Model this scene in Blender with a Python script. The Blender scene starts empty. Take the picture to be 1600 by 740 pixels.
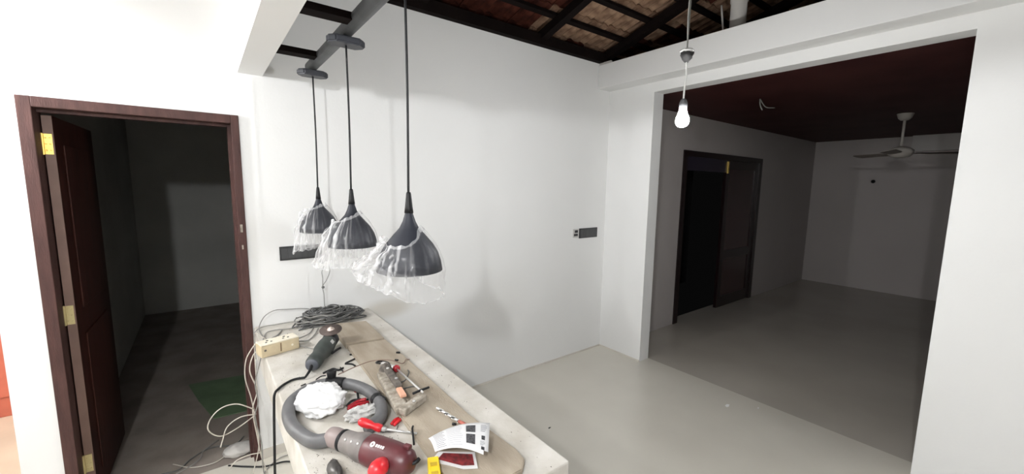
import bpy, bmesh, math, random
from mathutils import Vector, Matrix, noise as mnoise

random.seed(7)
S = bpy.context.scene
COL = S.collection

# ------------------------------------------------------------------ camera, world, exposure
CAM_F = 634.34                      # focal length in pixels of a 1600 wide frame
cam_d = bpy.data.cameras.new('camera')
cam_d.sensor_fit = 'HORIZONTAL'
cam_d.sensor_width = 36.0
cam_d.lens = CAM_F * 36.0 / 1600.0
cam_d.clip_start = 0.05
cam = bpy.data.objects.new('camera', cam_d)
COL.objects.link(cam)
_r = Vector((0.79665, -0.60426, 0.01436))
_u = Vector((0.06500, 0.10926, 0.99189))
_f = Vector((0.60093, 0.78926, -0.12632))
m = Matrix.Identity(4)
for i in range(3):
    m[i][0], m[i][1], m[i][2] = _r[i], _u[i], -_f[i]
m[2][3] = 1.7328
cam.matrix_world = m
S.camera = cam

world = bpy.data.worlds.new('night')
S.world = world
world.use_nodes = True
world.node_tree.nodes['Background'].inputs[0].default_value = (0.004, 0.004, 0.004, 1)
world.node_tree.nodes['Background'].inputs[1].default_value = 0.5

S.view_settings.view_transform = 'Standard'
S.view_settings.look = 'None'
S.view_settings.gamma = 1.0
S.view_settings.use_curve_mapping = False
S.view_settings.exposure = 0.2

LAMP_POS = (-0.70, -0.20, 2.31)     # bare bulb hanging in the near room, left of the camera
LAMP_WATT = 90.0
LAMP2_POS = (-1.30, 2.50, 2.31)     # second bare bulb near the passage, left of the door
LAMP2_WATT = 62.0
BULB_POS = (1.833, 1.09, 2.05)      # bulb on the cord in front of the wide opening
BULB_WATT = 27.0
PASSAGE_FILL_WATT = 30.0

# ------------------------------------------------------------------ materials
MATS = {}

def mat(name, col, rough=0.6, metal=0.0, var=0.0, scale=8.0, bump=0.0, bscale=40.0,
        col2=None, spec=0.5, stretch=None, trans=0.0):
    if name in MATS:
        return MATS[name]
    M = bpy.data.materials.new(name)
    M.use_nodes = True
    nt = M.node_tree
    b = nt.nodes['Principled BSDF']
    b.inputs['Roughness'].default_value = rough
    b.inputs['Metallic'].default_value = metal
    b.inputs['Specular IOR Level'].default_value = spec
    if trans:
        b.inputs['Transmission Weight'].default_value = trans
    tc = nt.nodes.new('ShaderNodeTexCoord')
    src = tc.outputs['Object']
    if stretch:
        mp = nt.nodes.new('ShaderNodeMapping')
        mp.inputs['Scale'].default_value = stretch
        nt.links.new(src, mp.inputs['Vector'])
        src = mp.outputs['Vector']
    if var > 0 or col2:
        n = nt.nodes.new('ShaderNodeTexNoise')
        n.inputs['Scale'].default_value = scale
        n.inputs['Detail'].default_value = 5
        nt.links.new(src, n.inputs['Vector'])
        rp = nt.nodes.new('ShaderNodeValToRGB')
        c2 = col2 if col2 else tuple(c * (1 - var) for c in col)
        rp.color_ramp.elements[0].position = 0.35
        rp.color_ramp.elements[1].position = 0.65
        rp.color_ramp.elements[0].color = (*c2, 1)
        rp.color_ramp.elements[1].color = (*col, 1)
        nt.links.new(n.outputs['Fac'], rp.inputs['Fac'])
        nt.links.new(rp.outputs['Color'], b.inputs['Base Color'])
    else:
        b.inputs['Base Color'].default_value = (*col, 1)
    if bump > 0:
        n2 = nt.nodes.new('ShaderNodeTexNoise')
        n2.inputs['Scale'].default_value = bscale
        n2.inputs['Detail'].default_value = 4
        nt.links.new(src, n2.inputs['Vector'])
        bp = nt.nodes.new('ShaderNodeBump')
        bp.inputs['Strength'].default_value = bump
        bp.inputs['Distance'].default_value = 0.01
        nt.links.new(n2.outputs['Fac'], bp.inputs['Height'])
        nt.links.new(bp.outputs['Normal'], b.inputs['Normal'])
    MATS[name] = M
    return M


def emit_mat(name, col, strength):
    M = bpy.data.materials.new(name)
    M.use_nodes = True
    nt = M.node_tree
    nt.nodes.remove(nt.nodes['Principled BSDF'])
    e = nt.nodes.new('ShaderNodeEmission')
    e.inputs['Color'].default_value = (*col, 1)
    e.inputs['Strength'].default_value = strength
    nt.links.new(e.outputs[0], nt.nodes['Material Output'].inputs['Surface'])
    return M


def film_mat(name, opacity):
    """thin crumpled polythene: mostly clear, milky in the creases"""
    M = bpy.data.materials.new(name)
    M.use_nodes = True
    nt = M.node_tree
    nt.nodes.remove(nt.nodes['Principled BSDF'])
    out = nt.nodes['Material Output']
    tr = nt.nodes.new('ShaderNodeBsdfTransparent')
    tr.inputs[0].default_value = (0.97, 0.97, 0.97, 1)
    df = nt.nodes.new('ShaderNodeBsdfDiffuse')
    df.inputs[0].default_value = (0.9, 0.9, 0.91, 1)
    tl = nt.nodes.new('ShaderNodeBsdfTranslucent')
    tl.inputs[0].default_value = (0.9, 0.9, 0.91, 1)
    gl = nt.nodes.new('ShaderNodeBsdfGlossy')
    gl.inputs['Roughness'].default_value = 0.30
    m1 = nt.nodes.new('ShaderNodeMixShader'); m1.inputs[0].default_value = 0.45
    nt.links.new(df.outputs[0], m1.inputs[1]); nt.links.new(tl.outputs[0], m1.inputs[2])
    m2 = nt.nodes.new('ShaderNodeMixShader'); m2.inputs[0].default_value = 0.10
    nt.links.new(m1.outputs[0], m2.inputs[1]); nt.links.new(gl.outputs[0], m2.inputs[2])
    at = nt.nodes.new('ShaderNodeAttribute'); at.attribute_name = 'crease'
    mr = nt.nodes.new('ShaderNodeMapRange')
    mr.inputs['To Min'].default_value = opacity
    mr.inputs['To Max'].default_value = 0.93
    nt.links.new(at.outputs['Fac'], mr.inputs['Value'])
    m3 = nt.nodes.new('ShaderNodeMixShader')
    nt.links.new(mr.outputs[0], m3.inputs[0])
    nt.links.new(tr.outputs[0], m3.inputs[1]); nt.links.new(m2.outputs[0], m3.inputs[2])
    nt.links.new(m3.outputs[0], out.inputs['Surface'])
    return M


WHITE = (0.80, 0.80, 0.79)
M_wall = mat('white_emulsion', WHITE, 0.75, var=0.035, scale=1.3, bump=0.06, bscale=60, spec=0.25)
M_ceilw = mat('white_ceiling_paint', (0.88, 0.88, 0.875), 0.8, spec=0.2)
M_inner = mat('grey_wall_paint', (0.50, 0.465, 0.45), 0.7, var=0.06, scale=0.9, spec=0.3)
M_rear = mat('bare_cement_render', (0.50, 0.50, 0.47), 0.85, var=0.15, scale=1.5, spec=0.2)
M_frame = mat('brown_wood_frame', (0.078, 0.037, 0.032), 0.6, var=0.35, scale=6, stretch=(6, 6, 1), bump=0.15, spec=0.25)
M_leaf = mat('mahogany_door', (0.042, 0.011, 0.007), 0.6, var=0.4, scale=5, stretch=(8, 8, 0.8), spec=0.2)
M_leafedge = mat('door_edge_wood', (0.15, 0.088, 0.068), 0.6, var=0.2)
M_black = mat('black_plastic', (0.010, 0.010, 0.011), 0.5, spec=0.25)
M_blackm = mat('black_matt', (0.02, 0.02, 0.021), 0.7)
M_rail = mat('charcoal_paint', (0.075, 0.08, 0.085), 0.5, var=0.45, scale=14)
M_canopy = mat('charcoal_canopy', (0.034, 0.036, 0.044), 0.5)
M_shade = mat('slate_lamp_shade', (0.018, 0.020, 0.028), 0.55, spec=0.3)
M_brass = mat('brass', (0.75, 0.52, 0.14), 0.35, metal=0.8)
M_brassd = mat('dull_brass', (0.50, 0.42, 0.22), 0.45, metal=0.7)
M_counter = mat('dusty_white_slab', (0.62, 0.595, 0.55), 0.7, scale=7, col2=(0.47, 0.44, 0.385), bump=0.15, bscale=90)
M_plank = mat('dusty_plank', (0.39, 0.335, 0.262), 0.75, scale=3.5, col2=(0.29, 0.24, 0.18), stretch=(5, 1, 5), bump=0.2, bscale=60)
M_cream = mat('cream_plastic', (0.60, 0.50, 0.33), 0.5, var=0.12, scale=30)
M_creamtop = mat('cream_lit', (0.82, 0.76, 0.62), 0.5, var=0.08, scale=30)  # paler than the body: lamp light on the top put into colour
M_wgrey = mat('grey_cable', (0.10, 0.10, 0.098), 0.55)
M_wgrey2 = mat('mid_grey_cable', (0.24, 0.235, 0.22), 0.55)
M_wwhite = mat('pale_cable', (0.55, 0.51, 0.45), 0.5)
M_hose = mat('grey_hose', (0.115, 0.115, 0.118), 0.5, var=0.25, scale=20)
M_steel = mat('steel', (0.66, 0.65, 0.63), 0.35, metal=0.6)
M_grind = mat('grinder_green_grey', (0.045, 0.055, 0.05), 0.5, var=0.4, scale=25)
M_grindd = mat('grinder_dark', (0.020, 0.020, 0.022), 0.5)
M_disc = mat('worn_disc', (0.10, 0.072, 0.062), 0.7, var=0.3, scale=30)
M_maroon = mat('maroon_housing', (0.095, 0.022, 0.026), 0.4, var=0.2, scale=15)
M_gear = mat('cast_grey_housing', (0.20, 0.18, 0.17), 0.5, var=0.25, scale=30)
M_collar = mat('taupe_collar', (0.25, 0.20, 0.19), 0.45)
M_red = mat('bright_red_plastic', (0.62, 0.020, 0.028), 0.35)
M_dred = mat('dark_red_plastic', (0.33, 0.012, 0.02), 0.35)
M_clear = mat('clear_plastic', (0.58, 0.57, 0.55), 0.22, var=0.3, scale=30)
M_bagw = mat('white_polythene', (0.86, 0.86, 0.855), 0.4, bump=0.35, bscale=35)
M_paper = mat('printed_paper', (0.70, 0.70, 0.70), 0.7)
M_ink = mat('grey_ink', (0.10, 0.10, 0.105), 0.8, var=0.7, scale=160, spec=0.1)
M_inkl = mat('pale_ink', (0.26, 0.26, 0.28), 0.8, spec=0.1)
M_inkr = mat('red_ink', (0.24, 0.02, 0.025), 0.7, var=0.7, scale=60)
M_yellow = mat('yellow_plastic', (0.83, 0.58, 0.02), 0.4)
M_dust = mat('dusty_metal', (0.42, 0.38, 0.32), 0.75, scale=45, col2=(0.22, 0.19, 0.15))
M_dustd = mat('dusty_dark_metal', (0.15, 0.13, 0.11), 0.7, var=0.5, scale=60)
M_orange = mat('faded_orange', (0.70, 0.38, 0.26), 0.6)
M_plate = mat('charcoal_switch', (0.055, 0.056, 0.058), 0.4)
M_plate2 = mat('black_switch_frame', (0.022, 0.022, 0.024), 0.35)
M_tile = mat('terracotta_tile', (0.36, 0.235, 0.155), 0.85, scale=9, col2=(0.15, 0.085, 0.055), bump=0.3, spec=0.1)
M_tile2 = mat('red_terracotta_tile', (0.085, 0.024, 0.015), 0.9, scale=9, col2=(0.022, 0.006, 0.004), bump=0.3, spec=0.1)
M_timber = mat('old_roof_timber', (0.007, 0.004, 0.0035), 0.9, var=0.4, scale=10, spec=0.1)
M_undl = mat('dark_roof_sheet', (0.012, 0.009, 0.008), 0.9)  # dark sheet added above the tiles to keep the roof space black
M_ceild = mat('dark_brown_ceiling', (0.060, 0.018, 0.016), 0.6, scale=2.2, col2=(0.038, 0.008, 0.008), spec=0.15)
M_ddoor = mat('black_brown_door', (0.016, 0.007, 0.007), 0.3, var=0.4, scale=5, stretch=(6, 6, 1))
M_ddoor2 = mat('maroon_door_panel', (0.055, 0.022, 0.022), 0.25, var=0.4, scale=3)
M_fan = mat('fan_enamel', (0.45, 0.42, 0.38), 0.4)
M_pipe = mat('white_pipe', (0.55, 0.53, 0.50), 0.5)
M_socket = mat('grey_lampholder', (0.10, 0.10, 0.105), 0.5)
M_flexw = mat('white_flex', (0.62, 0.62, 0.60), 0.5)
M_flexg = mat('grey_flex', (0.24, 0.24, 0.22), 0.6)
M_stone = mat('mortar_lump', (0.045, 0.044, 0.043), 0.8, var=0.5, scale=30)
M_rfloor = mat('dusty_brown_floor', (0.27, 0.235, 0.205), 0.75, scale=4, col2=(0.19, 0.16, 0.14), bump=0.2)
M_green = mat('green_sheet', (0.13, 0.20, 0.11), 0.6, var=0.3, scale=6)
M_reddoor = mat('terracotta_paint', (0.55, 0.14, 0.085), 0.5, var=0.15)
M_skirt = mat('beige_skirting', (0.66, 0.62, 0.56), 0.55, var=0.1)


def floor_material():
    M = mat('polished_cement', (0.66, 0.63, 0.555), 0.27, scale=1.1, col2=(0.60, 0.57, 0.50), bump=0.02, bscale=9, spec=0.9)
    return M
M_floor = floor_material()


def stain_tint_material():
    """back wall paint with a dirty patch where the counter meets the wall and a fainter beige patch farther right"""
    M = M_wall.copy(); M.name = 'white_emulsion_stain_tint'
    nt = M.node_tree
    b = nt.nodes['Principled BSDF']
    old = b.inputs['Base Color'].links[0].from_socket
    tc = nt.nodes.new('ShaderNodeTexCoord')
    fac = None
    for (cx, cz, sx, sz, amt) in ((1.02, 0.83, 0.26, 0.10, 0.55), (2.05, 0.72, 0.42, 0.35, 0.07)):
        mp = nt.nodes.new('ShaderNodeMapping')
        mp.inputs['Location'].default_value = (-cx / sx, 0, -cz / sz)
        mp.inputs['Scale'].default_value = (1 / sx, 0, 1 / sz)
        nt.links.new(tc.outputs['Object'], mp.inputs['Vector'])
        ln = nt.nodes.new('ShaderNodeVectorMath'); ln.operation = 'LENGTH'
        nt.links.new(mp.outputs[0], ln.inputs[0])
        mr = nt.nodes.new('ShaderNodeMapRange'); mr.interpolation_type = 'SMOOTHSTEP'
        mr.inputs['From Min'].default_value = 0.25; mr.inputs['From Max'].default_value = 1.0
        mr.inputs['To Min'].default_value = amt; mr.inputs['To Max'].default_value = 0
        nt.links.new(ln.outputs['Value'], mr.inputs['Value'])
        if fac is None:
            fac = mr.outputs[0]
        else:
            ad = nt.nodes.new('ShaderNodeMath'); ad.operation = 'ADD'
            nt.links.new(fac, ad.inputs[0]); nt.links.new(mr.outputs[0], ad.inputs[1])
            fac = ad.outputs[0]
    mx = nt.nodes.new('ShaderNodeMixRGB')
    mx.inputs[2].default_value = (0.50, 0.45, 0.36, 1)
    nt.links.new(fac, mx.inputs[0]); nt.links.new(old, mx.inputs[1])
    nt.links.new(mx.outputs[0], b.inputs['Base Color'])
    return M
M_wallst = stain_tint_material()

# ------------------------------------------------------------------ mesh helpers
def link(name, bm, material, parent=None, smooth=False):
    me = bpy.data.meshes.new(name)
    bmesh.ops.recalc_face_normals(bm, faces=bm.faces)
    bm.to_mesh(me); bm.free()
    if smooth:
        for p in me.polygons:
            p.use_smooth = True
    me.materials.append(material)
    o = bpy.data.objects.new(name, me)
    COL.objects.link(o)
    if parent:
        o.parent = parent
    return o


def localise(o, loc):
    """move the origin of a mesh that was written in world coordinates"""
    loc = Vector(loc)
    o.data.transform(Matrix.Translation(-loc))
    o.location = loc
    return o


def box(bm, x0, x1, y0, y1, z0, z1, bevel=0.0):
    vs = [bm.verts.new((x, y, z)) for x in (x0, x1) for y in (y0, y1) for z in (z0, z1)]
    fs = []
    for idx in ((0, 1, 3, 2), (4, 6, 7, 5), (0, 4, 5, 1), (2, 3, 7, 6), (0, 2, 6, 4), (1, 5, 7, 3)):
        fs.append(bm.faces.new([vs[i] for i in idx]))
    if bevel:
        es = set()
        for f in fs:
            es.update(f.edges)
        bmesh.ops.bevel(bm, geom=list(es), offset=bevel, segments=2, affect='EDGES', profile=0.5)
    return vs


def B(*args, **k):
    bm = bmesh.new(); box(bm, *args, **k); return bm


def prism(bm, poly, z0, z1, bevel=0.0):
    lo = [bm.verts.new((x, y, z0)) for x, y in poly]
    hi = [bm.verts.new((x, y, z1)) for x, y in poly]
    n = len(poly)
    fs = [bm.faces.new(lo), bm.faces.new(hi)]
    for i in range(n):
        fs.append(bm.faces.new((lo[i], lo[(i + 1) % n], hi[(i + 1) % n], hi[i])))
    if bevel:
        es = set()
        for f in fs:
            es.update(f.edges)
        bmesh.ops.recalc_face_normals(bm, faces=bm.faces)
        bmesh.ops.bevel(bm, geom=list(es), offset=bevel, segments=2, affect='EDGES')
    return bm


def lathe(bm, prof, M4=None, n=28, cap=True):
    """prof = [(r, z)] turned about z, then transformed"""
    M4 = M4 or Matrix.Identity(4)
    rings = []
    for r, z in prof:
        rings.append([bm.verts.new(M4 @ Vector((r * math.cos(2 * math.pi * i / n), r * math.sin(2 * math.pi * i / n), z))) for i in range(n)])
    for a, b in zip(rings, rings[1:]):
        for i in range(n):
            bm.faces.new((a[i], a[(i + 1) % n], b[(i + 1) % n], b[i]))
    if cap:
        for rg in (rings[0], rings[-1]):
            try:
                bm.faces.new(rg)
            except ValueError:
                pass
    return bm


def axis_m(p, d, up=(0, 0, 1)):
    """matrix whose z axis runs along d, origin p"""
    z = Vector(d).normalized()
    u = Vector(up)
    if abs(z.dot(u)) > 0.98:
        u = Vector((1, 0, 0))
    x = u.cross(z).normalized(); y = z.cross(x)
    m = Matrix.Identity(4)
    for i in range(3):
        m[i][0], m[i][1], m[i][2], m[i][3] = x[i], y[i], z[i], p[i]
    return m


def spline(pts, sub=8):
    P = [Vector(p) for p in pts]
    if len(P) < 3 or sub < 2:
        return P
    P = [P[0] * 2 - P[1]] + P + [P[-1] * 2 - P[-2]]
    out = []
    for i in range(1, len(P) - 2):
        a, b, c, d = P[i - 1:i + 3]
        for k in range(sub):
            t = k / sub
            out.append(0.5 * ((2 * b) + (c - a) * t + (2 * a - 5 * b + 4 * c - d) * t * t + (3 * b - a - 3 * c + d) * t ** 3))
    out.append(P[-2])
    return out


def tube(bm, pts, r, n=8, sub=8, closed=False):
    P = spline(pts, sub)
    rf = r if callable(r) else (lambda t: r)
    rings = []
    prev = None
    for i, p in enumerate(P):
        t = (P[min(i + 1, len(P) - 1)] - P[max(i - 1, 0)])
        if t.length < 1e-9:
            t = Vector((0, 0, 1))
        t.normalize()
        if prev is None:
            u = Vector((0, 0, 1)) if abs(t.z) < 0.9 else Vector((1, 0, 0))
            x = u.cross(t).normalized()
        else:
            x = (prev - t * prev.dot(t))
            x = x.normalized() if x.length > 1e-6 else Vector((1, 0, 0)).cross(t).normalized()
        prev = x
        y = t.cross(x)
        rr = rf(i / max(1, len(P) - 1))
        rings.append([bm.verts.new(p + x * (rr * math.cos(2 * math.pi * k / n)) + y * (rr * math.sin(2 * math.pi * k / n))) for k in range(n)])
    for a, b in zip(rings, rings[1:]):
        for k in range(n):
            bm.faces.new((a[k], a[(k + 1) % n], b[(k + 1) % n], b[k]))
    bm.faces.new(rings[0]); bm.faces.new(rings[-1])
    return bm


def T(pts, r, n=8, sub=8):
    return tube(bmesh.new(), pts, r, n, sub)


def tag(o, label, cat, group=None, kind=None):
    o['label'] = label; o['category'] = cat
    if group:
        o['group'] = group
    if kind:
        o['kind'] = kind
    return o


def struct(name, bm, material, parent=None, label=None, smooth=False):
    o = link(name, bm, material, parent, smooth)
    if parent is None:
        o['kind'] = 'structure'
    if label:
        o['label'] = label
    return o


def thing(name, label, cat, loc=(0, 0, 0), group=None):
    o = bpy.data.objects.new(name, None)
    o.empty_display_size = 0.05
    COL.objects.link(o)
    o.location = loc
    tag(o, label, cat, group)
    return o


def lpart(name, bm, material, parent, world):
    """part written in its own coordinates and placed by a world matrix under an unrotated thing"""
    o = link(name, bm, material, parent)
    o.matrix_local = Matrix.Translation(-Vector(parent.location)) @ world
    return o


def part(name, bm, material, parent, smooth=False, label=None):
    """part written in world coordinates, parented to a thing placed at parent.location"""
    o = link(name, bm, material, None, smooth)
    off = Vector((0, 0, 0)); p = parent
    while p:
        off += p.location; p = p.parent
    o.data.transform(Matrix.Translation(-off))
    o.parent = parent
    if label:
        o['label'] = label
    return o

# ------------------------------------------------------------------ dimensions of the place
D = 2.8214           # face of the back wall (also carries the door)
WT = 0.12
XR = 3.379           # face of the right wall
XI = 3.527           # its far face
YJ, YK, ZO = 2.3045, 0.3335, 2.604      # the wide opening
YN = -3.0            # wall behind the camera
XL = -2.6
ZC = 2.47            # flat ceiling of the near room
ZW = 2.93            # top of the back wall under the tiles
CT = 0.8605          # counter top
DX0, DX1, DZ = -0.635, 0.190, 2.10      # outer door frame

# ------------------------------------------------------------------ floor, walls, ceilings
struct('floor', B(XL, XI, YN, D + 0.06, -0.10, 0.0), M_floor, label='polished grey beige cement floor')
struct('floor.003', B(XI, 9.35, YN, D + 0.06, -0.10, 0.0), mat('shaded_cement', (0.48, 0.445, 0.39), 0.27, scale=1.1, col2=(0.43, 0.395, 0.345), spec=0.9), label='cement floor of the far room, darkened in colour for shade')  # darker copy of the main floor: far-room shade put into the colour
struct('floor.001', B(-0.775, 2.2, D + 0.06, 7.0, -0.10, 0.0), M_rfloor, label='dusty brown floor of the dark room behind the door')
struct('floor.002', B(XL, -0.775, D + 0.06, 4.62, -0.10, 0.0), mat('cream_floor', (0.62, 0.52, 0.40), 0.4, var=0.15, scale=3), label='cream floor of the side passage')

bm = bmesh.new()
box(bm, -0.775, DX0, D, D + WT, 0, ZW)
box(bm, DX1, XI, D, D + WT, 0, ZW)
box(bm, DX0, DX1, D, D + WT, DZ, ZW)
box(bm, XL, -0.775, D, D + WT, 2.30, ZW)
struct('wall_back', bm, M_wallst, label='white back wall with the brown door and the pendant lamps')

bm = bmesh.new()
box(bm, XR, XI, YJ, D, 0, ZW - 0.02)
box(bm, XR, XI, YN, YK, 0, ZW - 0.02)
box(bm, XR, XI, YK, YJ, ZO, ZW - 0.02)
struct('wall_right', bm, M_wall, label='white right wall with the wide opening')

struct('trim_1', B(3.187, XR, YN, D, 2.69, ZW - 0.02, bevel=0.004), M_wall, label='white beam along the top of the right wall')
struct('trim_2', B(0.199, 0.320, YN, D, 2.335, 4.75), M_ceilw, label='white header beam beside the pendant rail')
struct('ceiling', B(XL, 0.199, YN, D, ZC, ZC + 0.1), M_ceilw, label='flat white ceiling of the near room')
struct('wall_left', B(XL - 0.1, XL, YN, 4.62, 0, ZC + 0.1), M_wall)
struct('wall_front', B(XL, XI, YN - 0.1, YN, 0, 4.75), M_wall)

# side passage left of the door wall
struct('wall_passage', B(XL, -0.775, 4.50, 4.62, 0, 2.6), M_wall)
struct('ceiling.001', B(XL, -0.775, D + WT, 4.5, 2.5, 2.6), M_ceilw)
dd = struct('door_3', B(-1.75, -0.93, 4.44, 4.499, 0.0, 2.08, bevel=0.004), M_reddoor, label='terracotta red door at the end of the side passage')
for z0, z1 in ((0.15, 0.95), (1.1, 1.95)):
    link('door_panel', B(-1.65, -1.03, 4.425, 4.441, z0, z1, bevel=0.006), M_reddoor, dd)

# dark room behind the door
struct('wall_rear', B(-0.775, 2.2, 6.9, 7.0, 0, 2.6), M_rear)
struct('wall_rear_left', B(-0.775, -0.69, D + WT, 7.0, 0, 2.6), M_rear)
struct('wall_rear_right', B(2.1, 2.2, D + WT, 6.9, 0, 2.6), M_rear)
struct('ceiling.002', B(-0.69, 2.2, D + WT, 7.0, 2.5, 2.6), mat('brown_board_ceiling', (0.07, 0.045, 0.035), 0.7))

# far room seen through the opening
YI = 2.745
XF = 9.2
IX0, IX1, IZ = 4.69, 6.93, 2.19
bm = bmesh.new()
box(bm, XI, IX0, YI, YI + 0.076, 0, 2.7)
box(bm, IX1, XF, YI, YI + 0.076, 0, 2.7)
box(bm, IX0, IX1, YI, YI + 0.076, IZ, 2.7)
struct('wall_inner_side', bm, M_inner)
struct('wall_inner_far', B(XF, XF + 0.12, -2.4, YI + 0.12, 0, 2.7), M_inner)
struct('wall_inner_near', B(XI, XF, -2.5, -2.4, 0, 2.7), M_inner)
struct('ceiling.003', B(XI, XF, -2.4, YI, 2.608, 2.7), M_ceild, label='dark brown ceiling of the far room')
struct('trim_3', B(9.07, XF, -2.4, 1.42, 2.36, 2.607, bevel=0.004), mat('pale_grey_paint', (0.56, 0.54, 0.52), 0.7), label='pale boxed beam on the far wall beside the fan')
struct('wall_dark_backing', B(IX0 - 0.1, IX1 + 0.1, 3.9, 4.0, 0, 2.4), M_blackm)  # black sheet standing in for the unlit room behind the open leaf

# skirtings
bm = bmesh.new()
box(bm, DX1, 0.90, D - 0.008, D - 0.0005, 0, 0.060)
box(bm, 0.90, XR - 0.009, D - 0.006, D - 0.0005, 0, 0.014)
struct('baseboard_back', bm, M_skirt)
bm = bmesh.new()
box(bm, XR - 0.008, XR - 0.0005, YJ, D - 0.001, 0, 0.014)
struct('baseboard_right', bm, M_skirt)

# ------------------------------------------------------------------ tiled roof
SL = 0.30
ang = math.atan(SL)
def roof_z(y):
    return 3.075 + SL * (D - y)

roof = struct('roof', B(0, 1, 0, 1, 0, 1), M_undl, label='clay tile roof on dark battens above the white walls')
bmr = bmesh.new()
v = [bmr.verts.new(p) for p in ((0.2, 3.3, roof_z(3.3) + 0.10), (9.3, 3.3, roof_z(3.3) + 0.10), (9.3, YN, roof_z(YN) + 0.10), (0.2, YN, roof_z(YN) + 0.10))]
w = [bmr.verts.new(p.co + Vector((0, 0, 0.02))) for p in v]
bmr.faces.new(v); bmr.faces.new(w)
for i in range(4):
    bmr.faces.new((v[i], v[(i + 1) % 4], w[(i + 1) % 4], w[i]))
roof.data.clear_geometry(); bmr.to_mesh(roof.data); bmr.free()

def tile_mesh(name, material):
    bm = bmesh.new()
    W, L = 0.222, 0.37
    prof = [(-0.111, 0.0), (-0.085, 0.016), (-0.06, 0.020), (-0.03, 0.004), (0.03, 0.004), (0.06, 0.020), (0.085, 0.016), (0.111, 0.0)]
    lo = [[bm.verts.new((x, y, z)) for x, z in prof] for y in (-L / 2, L / 2)]
    hi = [[bm.verts.new((x, y, z + 0.012)) for x, z in prof] for y in (-L / 2, L / 2)]
    k = len(prof)
    for i in range(k - 1):
        bm.faces.new((lo[0][i], lo[0][i + 1], lo[1][i + 1], lo[1][i]))
        bm.faces.new((hi[0][i], hi[1][i], hi[1][i + 1], hi[0][i + 1]))
        for e in (0, 1):
            bm.faces.new((lo[e][i], lo[e][i + 1], hi[e][i + 1], hi[e][i]))
    for i in (0, k - 1):
        bm.faces.new((lo[0][i], lo[1][i], hi[1][i], hi[0][i]))
    bmesh.ops.recalc_face_normals(bm, faces=bm.faces)
    me = bpy.data.meshes.new(name); bm.to_mesh(me); bm.free()
    me.materials.append(material)
    return me
tm1, tm2 = tile_mesh('tile', M_tile), tile_mesh('tile_red', M_tile2)
STEP = 0.30
for j in range(7):
    y = 3.02 - j * STEP * math.cos(ang)
    for i in range(18):
        x = 0.85 + i * 0.226
        red = random.random() < (0.75 if x < 2.3 else 0.22)
        t = bpy.data.objects.new('tile', tm2 if red else tm1)
        COL.objects.link(t)
        t.parent = roof
        t.location = (x + random.uniform(-0.006, 0.006), y, roof_z(y) + 0.004 + random.uniform(-0.004, 0.006))
        t.rotation_euler = (-ang + 0.045 + random.uniform(-0.012, 0.012), random.uniform(-0.03, 0.03), random.uniform(-0.012, 0.012))
for j in range(8):
    y = 2.90 - j * STEP * math.cos(ang)
    o = link('batten', B(0.32, 6.2, -0.022, 0.022, -0.030, 0.0), M_timber, roof)
    o.location = (0, y, roof_z(y) - 0.012)
    o.rotation_euler = (-ang, 0, 0)
for x in (0.55, 1.30, 2.42, 3.28, 4.25, 5.2):
    o = link('rafter', B(-0.035, 0.035, -2.4, 0.30, -0.07, 0.0), M_timber, roof)
    o.location = (x, 2.72, roof_z(2.72) - 0.042)
    o.rotation_euler = (-ang, 0, 0)
# wall plate: dark timber lying on the back wall
link('wall_plate', B(0.33, XI, D - 0.055, D + 0.06, ZW + 0.001, ZW + 0.085), M_timber, roof)

# ------------------------------------------------------------------ brown door in the back wall
door = struct('door_1', B(0, 0.01, 0, 0.01, 0, 0.01), M_frame, label='brown wooden door standing open into a dark room')
bm = bmesh.new()
box(bm, DX0, DX0 + 0.047, D - 0.012, D + WT + 0.004, 0, DZ, bevel=0.003)
box(bm, DX1 - 0.038, DX1, D - 0.012, D + WT + 0.004, 0, DZ, bevel=0.003)
box(bm, DX0 + 0.046, DX1 - 0.037, D - 0.012, D + WT + 0.004, DZ - 0.047, DZ, bevel=0.003)
bm2 = bmesh.new()
me = bpy.data.meshes.new('door_1'); bmesh.ops.recalc_face_normals(bm, faces=bm.faces); bm.to_mesh(me); bm.free(); bm2.free()
me.materials.append(M_frame); door.data = me
# stop bead round the inside of the frame
bm = bmesh.new()
box(bm, DX1 - 0.053, DX1 - 0.0375, D + 0.05, D + WT, 0.0, DZ - 0.0475)
box(bm, DX0 + 0.0475, DX1 - 0.054, D + 0.05, D + 0.085, DZ - 0.062, DZ - 0.0475)
link('stop_bead', bm, M_frame, door)
LX, LY = DX0 + 0.052, D + 0.088          # hinge line of the leaf
leaf = link('door_leaf', B(0.0, 0.036, 0.0, 0.745, 0.008, 2.03, bevel=0.002), M_leaf, door)
leaf.location = (LX, LY, 0)
leaf.rotation_euler = (0, 0, math.radians(-1.5))
link('leaf_edge', B(0.001, 0.035, -0.0015, 0.0, 0.010, 2.028), M_leafedge, leaf)
for z0, z1 in ((0.14, 0.92), (1.06, 1.90)):
    link('door_panel', B(0.0355, 0.043, 0.12, 0.62, z0, z1, bevel=0.003), M_leaf, leaf)
for z, mm in ((1.895, M_brass), (1.055, M_brassd), (0.25, M_brassd)):
    bm = bmesh.new()
    box(bm, -0.006, 0.030, -0.005, -0.0016, z - 0.048, z + 0.048)
    lathe(bm, [(0.007, -0.05), (0.007, 0.05)], Matrix.Translation((-0.004, -0.008, z)), 10)
    for sx in (0.008, 0.022):
        for dz in (-0.03, 0.0, 0.03):
            lathe(bm, [(0.004, 0), (0.002, 0.0015)], axis_m((sx, -0.005, z + dz), (0, -1, 0)), 8)
    link('hinge', bm, mm, leaf)
bm = bmesh.new()
box(bm, DX1 - 0.028, DX1 - 0.016, D - 0.0135, D - 0.0118, 1.44, 1.485)
box(bm, DX1 - 0.026, DX1 - 0.018, D - 0.0135, D - 0.0118, 1.34, 1.365)
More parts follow.
